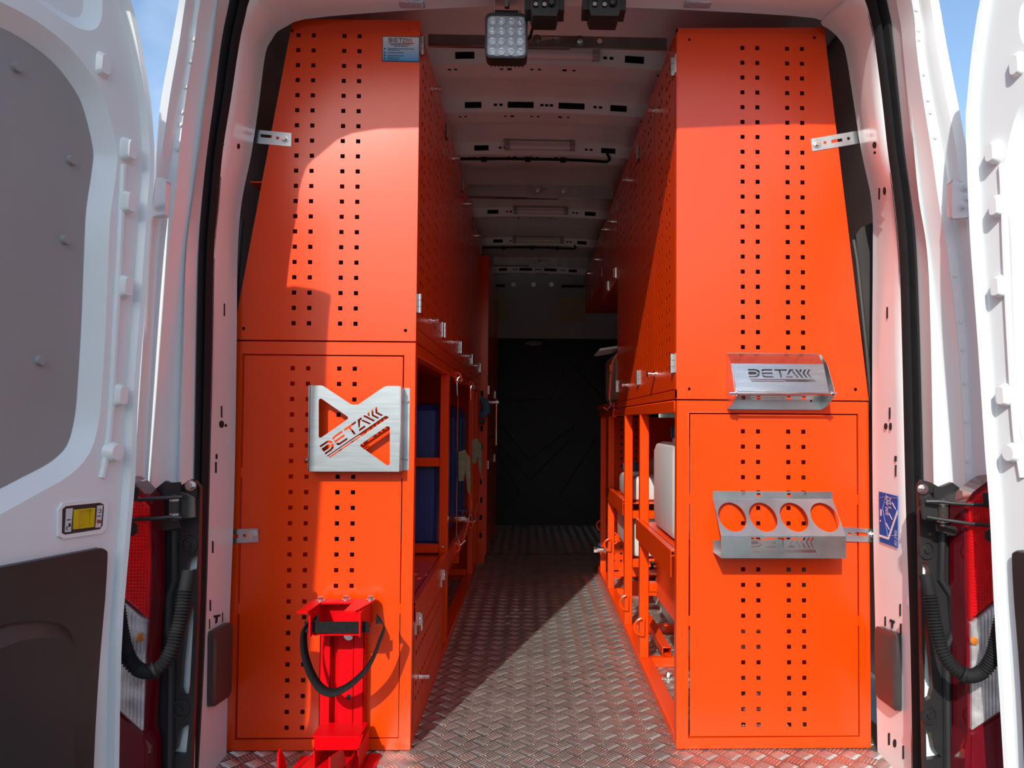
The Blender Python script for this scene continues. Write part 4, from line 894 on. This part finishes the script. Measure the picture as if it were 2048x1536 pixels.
for right, L in ((0, [(438,447,841,856),(449,453,848,854),(447,449,607,632),(441.5,443.5,812,835),(430,432.5,924,946),(431,434,908,918),(424,426,1082,1106),(419,421,1200,1222),(418,419,1238,1258),(444,445,1225,1244),(443,447,286,291),(474,479,287,298)]),
                 (1, [(1769,1775,846,859),(1779,1784,845,861),(1774,1776,614,637),(1779,1781,815,838),(1790,1793,912,923),(1791,1793,930,953),(1800,1802,1208,1232),(1770,1772,1233,1252),(1801,1803,1247,1270),(1777,1780,1466,1490),(1787,1793,1478,1495),(1806,1808,1491,1518),(1758,1760,376,399),(1767,1772,374,390),(1746,1753,283,297),(1748,1752,302,308)])):
    for xa, xb, ya, yb in L:
        ov = xb-xa > 3
        pts = [((xa+xb)/2+(xb-xa)/2*math.cos(t), (ya+yb)/2+(yb-ya)/2*math.sin(t)) for t in np.linspace(0, 2*math.pi, 11)[:-1]] if ov else [(xa, ya), (xb, ya), (xb, yb), (xa, yb)]
        pillar_patch(pts, right, .0015, .002, DARK, 'slot', fr)
for right, pts in ((0, [(427,1231),(439,1229),(439,1233),(434,1234),(433,1245),(430,1247),(431,1235),(427,1235)]), (1, [(1781,1238),(1790,1242),(1790,1246),(1787,1246),(1786,1257),(1784,1255),(1784,1245),(1781,1243)])):
    pillar_patch(pts, right, .0022, .002, DARK, 'key_slot', fr)
def rquad(q, r=.12, n=3):   # rounded corners on a picture-space quad
    out = []
    for i in range(4):
        p = Vector(q[i]); a = p+(Vector(q[i-1])-p)*r; c = p+(Vector(q[(i+1) % 4])-p)*r*.5
        for k in range(n+1): t = k/n; out.append(tuple((1-t)**2*a+2*t*(1-t)*p+t*t*c))
    return out
for right, q, lab in ((0, [(415,1264),(452,1243),(449,1392),(413,1416)], 'dark rubber bump pad on the left pillar'), (1, [(1762,1252),(1804,1268),(1805,1424),(1764,1394)], 'dark rubber bump pad on the right pillar')):
    n = PLN[right][1]; b = MB(); A = [on_pillar(x, y, right, .001) for x, y in rquad(q)]; cc = sum(A, V(0, 0, 0))/len(A)
    rows = [A, [p+n*.012 for p in A], [cc+(p-cc)*.90+n*.017 for p in A]]
    b.loft(rows, closed=True); k = len(A); b.f.append(tuple(range(2*k, 3*k)))
    tag(b.build('bump_pad', PADM), lab, 'bump pad')
# blue load sticker on the right pillar
sp = [(1759.5,983),(1797,992.5),(1797,1096),(1761,1083)]
stk = tag(pillar_patch(sp, 1, .0022, .0008, SIGNB, 'load_sticker', None), 'blue and white sticker reading 500 daN 5 kN on the right pillar', 'sticker')
stk['label'] = 'blue and white load sticker reading 500 daN on the right pillar'
def S_(x, y): return (1740+x/10.24, 960+y/10.24)
for pts, m, nm in (([(205,1110),(390,1172),(400,1222),(205,1160)], SIGNW, 'outline'), ([(390,1172),(580,610),(586,700),(410,1222)], SIGNW, 'outline'),
                ([(205,370),(330,352),(590,380),(590,365),(330,340),(205,360)], SIGNP, 'outline'), ([(355,285),(362,290),(285,600),(392,1140),(383,1140),(274,590)], SIGNP, 'outline'), ([(360,1130),(600,1130),(600,1145),(360,1145)], SIGNP, 'outline'),
                ([(230,600),(255,600),(255,735),(232,735)], SIGNW, 'arrow'), ([(215,840),(238,818),(240,850)], SIGNW, 'arrow')):
    pillar_patch([S_(*p) for p in pts], 1, .0028, .0005, m, nm, stk)
for a_, b_ in (((478,470),(548,602)), ((408,682),(478,815)), ((350,885),(418,1018))):
    a2, b2 = Vector(a_), Vector(b_); d_ = (b2-a2).normalized(); nn = Vector((-d_.y, d_.x))*7
    pillar_patch([S_(*(a2+nn)), S_(*(a2-nn)), S_(*(b2-nn)), S_(*(b2+nn))], 1, .0028, .0005, SIGNW, 'arrow', stk); pillar_patch([S_(*(a2-d_*12)), S_(*(a2+d_*20+nn*2.4)), S_(*(a2+d_*20-nn*2.4))], 1, .0028, .0005, SIGNW, 'arrow', stk)
for txt, p0_, p1_, sz in (('500 daN', (398,742), (398,340), .0092), ('5 kN', (462,605), (462,385), .0092), ('ISO 27956', (578,1365), (578,1045), .0078)):
    a_, b_ = on_pillar(*S_(*p0_), 1, .0026), on_pillar(*S_(*p1_), 1, .0026); u_ = (b_-a_).normalized(); v_ = PLN[1][1].cross(u_)
    t_ = text_mb(txt, 1.0, (0, 0, 0), (1, 0, 0), (0, 1, 0), .0, .01); wd = max(p[0] for p in t_.v); k_ = (b_-a_).length/wd; sy = sz/.72*1.9
    MB().add([a_+u_*p[0]*k_+v_*p[1]*sy+PLN[1][1]*.0004 for p in t_.v], t_.f).build('lettering', SIGNW, stk, smooth=False)
# ================================================================== CEILING FITTINGS
def cross_rail(y, xa, xb, label, split, z0=1.797, z1=1.855, dp=.03):   # galvanised angle rails joined by an overlap
    t = thing('cross_rail', label, 'rail', ((xa+xb)/2, y, 1.80))
    b = MB(); b.box(xa, split+.12, y, y+.003, z0+.003, z1); b.box(xa, split+.12, y, y+dp, z0+.003, z0+.006); b.build('rail', GALV, t, bev=.001)
    zm = (z0+z1)/2+.004
    b = MB(); b.sheet([(split-.02, z0), (xb, z0-.003), (xb, z1-.001), (split-.02, z1)], [circ(split+.085, zm, .0075, 10), circ(split+.20, zm, .0075, 10)], (0, y-.004, 0), *FR[1:], .003); b.box(split-.02, xb, y-.008, y-.004, z0-.003, z0+.003); b.build('rail', GALV, t, bev=.0008)
    for dx in (.03, .145):
        b = MB(); bolt(b, (split+dx, y-.007, zm), (0, -1, 0), .008, .006); b.build('bolt', ZINC, t)
cross_rail(1.93, -.283, .362, 'nearest galvanised cross rail between the two upper cabinets, behind the work lamp', -.02, 1.812, 1.845, .016)
cross_rail(3.20, -.283, .362, 'second galvanised cross rail, halfway along the roof', -.005)
cross_rail(4.62, -.243, .362, 'farthest galvanised cross rail near the bulkhead', -.0)
def tube_light(y, xa, xb, z, label):
    t = thing('tube_light', label, 'lamp', ((xa+xb)/2, y, z))
    b = MB(); b.cyl((xa+.02, y, z), (xb-.02, y, z), .014, 12); b.box(xa+.02, xb-.02, y-.012, y+.012, z+.004, z+.018); b.build('diffuser', TUBE, t)
    for x0, x1 in ((xa, xa+.022), (xb-.022, xb)):
        b = MB(); b.cyl((x0, y, z), (x1, y, z), .0165, 10); b.box(x0, x1, y-.015, y+.015, z, z+.02); b.build('end_cap', GREYP, t)
for y, xs, lab in ((2.212, (-.095,.205), 'nearest slim tube lamp on the roof, partly behind the square work lamp'), (2.962, (-.115,.175), 'second slim tube lamp from the doors, under the black cable'), (3.885, (-.10,.195), 'third slim tube lamp from the doors'), (4.522, (-.12,.20), 'slim tube lamp farthest from the doors')):
    z = ROOFZ-.045+.018+camber(.03); tube_light(y, xs[0], xs[1], z, lab)
def cable(y, pts, label):
    b = MB(); P = [V(x, y+dy, ROOFZ-.047+camber(x)+dz) for x, dy, dz in pts]; b.tube([P[0].lerp(P[1], 0)]+P[1:], .006, 8)
    for i in (2, 4, 6):
        if i < len(P)-1: b.tube([P[i]+V(-.012, 0, -.001), P[i]+V(.012, 0, -.001)], .011, 8)
    tag(b.build('roof_cable', RUBBER), label, 'cable')
cable(3.035, [(-.33,0,-.002),(-.28,0,-.004),(-.205,0,-.006),(-.12,.005,-.004),(-.02,0,-.007),(.06,.006,-.004),(.13,.0,-.006),(.22,.004,-.004),(.315,.0,-.006),(.325,-.03,-.006),(.32,-.045,.0),(.31,-.047,.012)], 'black taped cable along the second roof bow')
cable(4.595, [(-.32,0,-.002),(-.26,0,-.004),(-.18,0,-.006),(-.10,.005,-.004),(0,0,-.007),(.08,.006,-.004),(.16,0,-.006),(.27,.0,-.006),(.28,-.03,-.006),(.27,-.045,.006)], 'black taped cable near the far end of the roof')
# work lamp
wx0, wx1 = atY(970, 70, 1.72).x, atY(1055, 70, 1.72).x; wz1, wz0 = atY(1012, 26, 1.72).z, atY(1012, 116, 1.72).z; wc = (wx0+wx1)/2
wl_ = thing('work_lamp', 'square work lamp of sixteen LEDs hanging from the roof edge', 'lamp', (wc, 1.74, wz0))
def wr(i): return rrect(wx0+i, wx1-i, wz0+i, wz1-i, .014-i*.6, 4)
b = MB(); b.sheet(wr(0), [wr(.005)], (0, 1.72, 0), *FR[1:], .012); b.sheet(wr(.001), [], (0, 1.732, 0), *FR[1:], .03)
for k in range(9): x = wx0+.012+(wx1-wx0-.024)*k/8; b.box(x-.0015, x+.0015, 1.762, 1.785, wz0+.01, wz1-.01)
b.build('housing', BLACKP, wl_)
b = MB(); b.sheet(wr(.005), [], (0, 1.7235, 0), *FR[1:], .004)
x = wx0+.008
while x < wx1-.008: b.box(x, x+.0011, 1.7226, 1.7236, wz0+.008, wz1-.008); x += .0022
b.build('front_glass', LEDG, wl_, smooth=False)
for i in range(4):
    for j in range(4):
        x = wx0+.0175+(wx1-wx0-.035)*i/3; z = wz0+.0165+(wz1-wz0-.036)*j/3; b = MB()
        b.loft([[(x+r*math.cos(t), yy, z+r*math.sin(t)) for t in np.linspace(0, 2*math.pi, 17)[:-1]] for r, yy in ((.0095, 1.7225), (.0092, 1.7205), (.0078, 1.7205), (.0070, 1.7228), (.0055, 1.7215), (.003, 1.7195), (.0002, 1.719))], closed=True)
        b.build('led', LEDC, wl_)
b = MB(); zb_ = wz1
b.box(wx0+.018, wx1-.018, 1.735, 1.765, zb_, zb_+.017); b.build('pivot_block', BLACKP, wl_, bev=.002)
b = MB(); xa, xb = wx0+.0215, wx1-.0215
for x in (xa, xb): b.box(x-.001, x+.001, 1.732, 1.768, zb_-.005, zb_+.06)
b.box(xa, xb, 1.732, 1.768, zb_+.058, zb_+.06); b.cyl((xb, 1.75, zb_+.008), (xb+.016, 1.75, zb_+.008), .0045, 6); b.cyl((xb, 1.75, zb_+.008), (xb+.007, 1.75, zb_+.008), .008, 6); b.cyl((wc, 1.75, zb_+.03), (wc, 1.75, zb_+.06), .007, 6); b.box(wc-.02, wc+.02, 1.74, 1.76, zb_+.058, zb_+.14)
b.build('yoke', ZINC, wl_)
p = V(wx1, 1.765, wz1-.035); MB().tube([p+V(-.01, .01, -.005), p+V(.006, .012, .006), p+V(.012, .012, .03), p+V(.014, .0, .07), p+V(.012, .0, .13)], .0032, 8).build('cable', RUBBER, wl_)
# door catches on the roof edge
for xa, xb, lab in ((1061, 1117, 'black door catch block above the aisle, beside the work lamp'), (1178, 1241, 'black door catch block above the aisle, the one away from the work lamp')):
    Yc = 1.66; a_, c_ = atY(xa, 0, Yc), atY(xb, 32, Yc); z0 = c_.z; cxm = (a_.x+c_.x)/2; hw = (c_.x-a_.x)/2
    t = thing('door_catch', lab, 'door catch', (cxm, Yc, z0))
    b = MB(); pr_ = [(-hw, z0+.016), (-hw*.86, z0), (hw*.86, z0), (hw, z0+.016), (hw, z0+.085), (-hw, z0+.085)]
    hs_ = [rrect(-hw*.62-.006, -hw*.62+.006, z0+.018, z0+.05, .005, 3), rrect(-hw*.0-.006, .006, z0+.018, z0+.05, .005, 3), rrect(hw*.5-.011, hw*.5+.011, z0+.018, z0+.05, .009, 3)]
    b.sheet(pr_, hs_, (cxm, Yc, 0), *FR[1:], .004); b.sheet(pr_, [], (cxm, Yc+.012, 0), *FR[1:], .05); b.sheet([(p[0]*1.0, p[1]) for p in pr_], [[(p[0]*.93, p[1]+(.003 if p[1] < z0+.05 else -.003)) for p in pr_]], (cxm, Yc+.003, 0), *FR[1:], .01)
    b.box(cxm-hw-.014, cxm-hw, Yc+.01, Yc+.06, z0+.02, z0+.05); b.box(cxm+hw, cxm+hw+.014, Yc+.01, Yc+.06, z0+.02, z0+.05)
    b.build('block', BLACKP, t, bev=.0015)
    b = MB(); b.cyl((cxm+hw*.5, Yc+.001, z0+.034), (cxm+hw*.5, Yc+.011, z0+.034), .006, 12); b.build('roller', PADM, t)
    for dx in (-hw*.62, 0): MB().cyl((cxm+dx, Yc+.004, z0+.03), (cxm+dx, Yc+.011, z0+.03), .005, 12).build('bolt', ZINC, t)
for xa, xb, lab in ((797, 848, 'small clear lens in the header over the left cabinet'), (1371, 1424, 'small clear lens in the header over the right cabinet')):
    a_, c_ = atY(xa, -6, 1.742), atY(xb, 8, 1.742); b = MB().box(a_.x, c_.x, 1.735, 1.765, c_.z, a_.z); tag(b.build('header_lamp', LEDG, bev=.003), lab, 'lamp')
# ================================================================== OUTSIDE CORNERS: lamps, trim, check arms, cable boots
def lamp(side):
    Yl = 1.385 if side == 'L' else 1.385
    mir = (lambda x: x)
    if side == 'L':
        rim = [(252,955),(268,965),(292,990),(303,1010),(305,1180),(300,1240),(288,1470),(296,1500),(296,1640),(150,1640),(150,950)]
        red = [(170,975),(258,975),(285,998),(298,1012),(300,1120),(296,1236),(240,1188),(170,1130)]
        clr = [(170,1150),(240,1197),(292,1244),(288,1360),(284,1462),(226,1408),(170,1360)]
        low = [(170,1380),(226,1418),(284,1472),(288,1500),(290,1640),(170,1640)]
    else:
        rim = [(1999,948),(1975,962),(1945,985),(1929,1008),(1929,1180),(1932,1240),(1935,1470),(1930,1500),(1928,1640),(2110,1640),(2110,940)]
        red = [(2080,968),(1990,968),(1955,990),(1938,1010),(1938,1120),(1941,1240),(1998,1192),(2080,1130)]
        clr = [(2080,1145),(1998,1202),(1943,1248),(1944,1360),(1944,1460),(1998,1424),(2080,1370)]
        low = [(2080,1385),(1998,1434),(1944,1470),(1943,1500),(1940,1640),(2080,1640)]
    t = thing('tail_lamp', f'red and clear ribbed tail lamp beside the open {"left" if side == "L" else "right"} door', 'tail lamp', tuple(atY(*rim[5], Yl)))
    sg = -1 if side == 'L' else 1
    def curve(p): x0 = atY(300 if side == 'L' else 1932, 1200, Yl).x; d = max(0, (p.x-x0)*sg); return V(p.x, p.y+d*d*1.6, p.z)
    def flat(pts, Y, th, m, nm, par, ribs=None):
        b = MB(); P = [atY(x, y, Y) for x, y in pts]; b.poly(P, (0, th, 0))
        if ribs:
            kind, step = ribs; xs = [p.x for p in P]; zs = [p.z for p in P]
            def spans(val, ax):   # inside spans of the outline along a line
                hits = []
                for i in range(len(P)):
                    a, c = P[i-1], P[i]; a0, c0 = (a.x, c.x) if ax == 'x' else (a.z, c.z); a1, c1 = (a.z, c.z) if ax == 'x' else (a.x, c.x)
                    if (a0-val)*(c0-val) < 0: hits.append(a1+(c1-a1)*(val-a0)/(c0-a0))
                hits.sort(); return list(zip(hits[::2], hits[1::2]))
            if 'v' in kind:
                x = min(xs)+step/2
                while x < max(xs):
                    for za, zb in spans(x, 'x'):
                        if zb-za > .008: b.add([(x-step*.4, Y, za+.002), (x+step*.4, Y, za+.002), (x, Y-.0028, za+.004), (x-step*.4, Y, zb-.002), (x+step*.4, Y, zb-.002), (x, Y-.0028, zb-.004)], [(0, 1, 2), (3, 5, 4), (0, 2, 5, 3), (1, 4, 5, 2)])
                    x += step
            if 'h' in kind:
                z = min(zs)+step/2
                while z < max(zs):
                    for xa, xb in spans(z, 'z'):
                        if xb-xa > .01: b.box(xa+.003, xb-.003, Y-.0022, Y, z-.0008, z+.0008)
                    z += step*1.1
        return b.build(nm, m, par, smooth=False)
    flat(rim, Yl+.012, .05, LENSD, 'housing', t)['label'] = 'dark red outer rim'
    flat(red, Yl+.006, .006, LENSR, 'red_lens', t, ('vh', .0058))
    c_ = flat(clr, Yl+.006, .006, LENSC, 'clear_lens', t, ('v', .0068)); c_['label'] = 'clear ribbed reversing lens'
    flat(low, Yl+.009, .006, LENSD, 'lower_lens', t)
    p = atY(280 if side == 'L' else 1948, 1275 if side == 'L' else 1282, Yl+.004); b = MB(); b.loft([[(p.x+r*math.cos(q_), p.y-h_, p.z+r*1.1*math.sin(q_)) for q_ in np.linspace(0, 2*math.pi, 17)[:-1]] for r, h_ in ((.008, 0), (.0065, .003), (.004, .0042), (.0003, .0045))], closed=True); b.build('amber_bulb', AMBER, t)
    # black moulded trim between lamp and seal, with openings
    if side == 'L':
        ol = [(302,985),(330,962),(352,975),(372,965),(390,962),(400,975),(396,1200),(388,1400),(378,1640),(286,1640),(290,1480),(300,1240)]
        wn = [[(388,1114),(396,1110),(393,1140),(384,1140),(378,1148),(370,1148),(377,1122)], [(383,1210),(388,1210),(380,1370),(377,1390),(366,1392),(361,1378),(364,1330),(372,1250)], [(378,1450),(372,1452),(360,1460),(352,1500),(345,1506),(345,1509),(372,1511)]]
        pots = [(378,1090),(362,1418)]; d2 = [(377,1087)]
    else:
        ol = [(1931,985),(1905,965),(1880,975),(1862,965),(1845,960),(1838,972),(1842,1200),(1846,1400),(1852,1640),(1945,1640),(1940,1480),(1934,1240)]
        wn = [[(1846,1122),(1853,1126),(1859,1140),(1858,1152),(1852,1150),(1845,1148)], [(1851,1200),(1855,1260),(1862,1320),(1866,1375),(1862,1395),(1852,1402),(1849,1395)], [(1852,1458),(1862,1465),(1868,1498),(1884,1515),(1853,1520)]]
        pots = [(1853,1100),(1858,1430)]
    pl_ = thing('corner_trim', f'black moulded corner trim with white openings beside the {"left" if side == "L" else "right"} door seal', 'trim', tuple(atY(*ol[6], 1.46)))
    Yt = 1.455; b = MB(); b.sheet(px2(ol, Yt), [px2(w_, Yt) for w_ in wn], (0, Yt, 0), *FR[1:], .012)
    xm = 318 if side == 'L' else 1915
    b.tube([atY(x, y, Yt-.004) for x, y in ((xm+(30 if side=='L' else -30),1060),(xm+(30 if side=='L' else -32),1160),(xm+(20 if side=='L' else -12),1190),(xm+(17 if side=='L' else -6),1260),(xm+(24 if side=='L' else -22),1290),(xm+(20 if side=='L' else -18),1640))], .008, 8)
    b.build('panel', BLACKP, pl_)
    MB().poly([atY(x, y, Yt+.02) for x, y in ((ol[6][0]-sg*-1*0, 1100), (ol[7][0], 1560), (ol[7][0]+sg*45, 1560), (ol[6][0]+sg*40, 1100))], (0, .002, 0)).build('backing', WHITE, pl_)
    for x, y in pots:
        p = atY(x, y, Yt-.001); b = MB(); b.loft([[(p.x+r*math.cos(q_), p.y+h_, p.z+r*1.15*math.sin(q_)) for q_ in np.linspace(0, 2*math.pi, 25)[:-1]] for r, h_ in ((.017, 0), (.016, -.003), (.013, -.003), (.012, .0), (.005, -.0005), (.005, -.005), (.0003, -.005))], closed=True); b.build('screw_pot', BLACKP, pl_)
    # cable boot: corrugated hose
    path = [(378,1142),(374,1165),(368,1200),(362,1235),(354,1265),(346,1292),(334,1318),(318,1336),(298,1344),(276,1338),(258,1318),(247,1290),(240,1255),(234,1215),(228,1190)] if side == 'L' else [(1851,1150),(1856,1172),(1863,1205),(1869,1240),(1876,1270),(1884,1300),(1899,1326),(1918,1344),(1938,1352),(1960,1346),(1979,1326),(1991,1298),(1999,1262),(2007,1225),(2012,1195)]
    k = len(path); P = [atY(x, y, 1.40-.10*i/(k-1)) for i, (x, y) in enumerate(path)]
    D_ = dense(P); L_ = [0]
    for a, c in zip(D_, D_[1:]): L_.append(L_[-1]+(c-a).length)
    tot = L_[-1]; n_ = 260; Q = []; j = 0
    for i in range(n_+1):
        s_ = tot*i/n_
        while j < len(L_)-2 and L_[j+1] < s_: j += 1
        Q.append(D_[j].lerp(D_[j+1], (s_-L_[j])/max(1e-9, L_[j+1]-L_[j])))
    rr_ = []
    for i in range(n_+1):
        f_ = i/n_
        rr_.append(.0122 if f_ < .10 else (.0165 if .50 < f_ < .52 else (.0128 if .52 < f_ < .60 else .0122+.0018*math.sin(2*math.pi*tot*f_/.0058))))
    b = MB().tube(Q, rr_, 12); bo = tag(b.build('cable_boot', RUBBER), f'black corrugated rubber cable hose looping to the {"left" if side == "L" else "right"} door', 'hose')
    # door check: bracket, spring, rods, plates
    c_ = thing('door_check', f'black spring door check linking the {"left" if side == "L" else "right"} door to the body', 'door check', tuple(atY(349 if side == 'L' else 1886, 1040, 1.40)))
    X_ = (lambda x, y: (220+x/6.144, 930+y/6.144)) if side == 'L' else (lambda x, y: (1790+x/6.144, 930+y/6.144))
    if side == 'L':
        up_ = [(660,240),(680,222),(862,212),(868,370),(650,385)]; dn = [(632,670),(820,665),(850,770),(820,782),(660,802),(632,780)]; br = [(860,330),(1010,385),(1040,400),(1045,640),(900,660),(860,600)]
        rods = ([(890,392),(755,400),(620,408),(520,412),(340,428)], [(880,650),(720,640),(620,655),(250,672)]); co_ = (795, 440, 590); ear = (992, 250); db = [(228,265),(340,270),(350,330),(320,440),(246,470),(250,680),(330,730),(330,830),(280,870),(190,905)]
        lug = [(935,330),(935,250),(955,205),(1000,180),(1050,190),(1050,385)]
    else:
        up_ = [(482,265),(700,285),(740,320),(735,445),(485,420)]; dn = [(515,730),(750,760),(768,800),(750,860),(700,868),(520,810)]; br = [(325,420),(440,370),(520,480),(520,650),(420,690),(350,660),(330,560)]
        rods = ([(380,450),(540,450),(700,470),(900,485),(1100,492),(1190,520)], [(390,640),(560,670),(740,695),(900,720),(1200,745)]); co_ = (588, 490, 665); ear = (342, 295); db = [(1085,345),(1220,332),(1250,540),(1255,965),(1150,940),(1108,905),(1115,820),(1190,775),(1210,740),(1195,520),(1100,490)]
        lug = [(300,230),(350,225),(390,260),(400,300),(400,400),(310,430)]
    for pts, Yp, nm in ((up_, 1.43, 'plate'), (dn, 1.415, 'plate'), (br, 1.405, 'bracket'), (lug, 1.435, 'lug')): MB().poly([atY(*X_(*p), Yp) for p in pts], (0, .004, 0)).build(nm, BLACKP, c_, bev=.001)
    for r_ in rods: MB().tube([atY(*X_(*p), 1.395-.006*i) for i, p in enumerate(r_)], .0036, 8).build('rod', BLACKP, c_)
    p0_ = atY(*X_(co_[0], co_[1]), 1.40); p1_ = atY(*X_(co_[0], co_[2]), 1.40)
    hel = [V(p0_.x+.0085*math.cos(q_), p0_.y+.0085*math.sin(q_), p0_.z+(p1_.z-p0_.z)*q_/(2*math.pi*10)) for q_ in np.linspace(0, 2*math.pi*10, 161)]
    MB().tube(hel, .0013, 6).build('spring', PADM, c_); b = MB(); b.cyl(p0_+V(0, 0, .004), p0_, .010, 12); b.cyl(p1_, p1_-V(0, 0, .006), .010, 12); b.build('spring_seat', ZINC, c_); MB().cyl(p0_+V(0, 0, .012), p1_-V(0, 0, .014), .005, 10).build('pin', PADM, c_)
    p = atY(*X_(*ear), 1.434); b = MB(); bolt(b, p, (0, -1, 0), .0075, .006); b.build('bolt', ZINC, c_)
    MB().poly([atY(*X_(*p_), 1.335) for p_ in db], (0, .004, 0)).build('door_bracket', BLACKP, c_)
    # upper hinge leaf on the body
    hq = [(313,357),(327,357),(334,363),(331,430),(300,432),(306,400)] if side == 'L' else [(1902,363),(1908,359),(1930,366),(1938,400),(1936,435),(1906,435),(1902,428)]
    h_ = thing('hinge_mount', f'white upper hinge leaf bolted beside the {"left" if side == "L" else "right"} door edge', 'hinge', tuple(atY(*hq[3], 1.40)))
    MB().poly([atY(x, y, 1.405) for x, y in hq], (0, .012, 0)).build('leaf', WHITE, h_, bev=.002)
    for x, y in (((318,411),) if side == 'L' else ((1924,412),(1929,374),(1934,396))):
        b = MB(); bolt(b, atY(x, y, 1.405), (0, -1, 0), .007, .006); b.build('bolt', WHITE, h_)
lamp('L'); lamp('R')
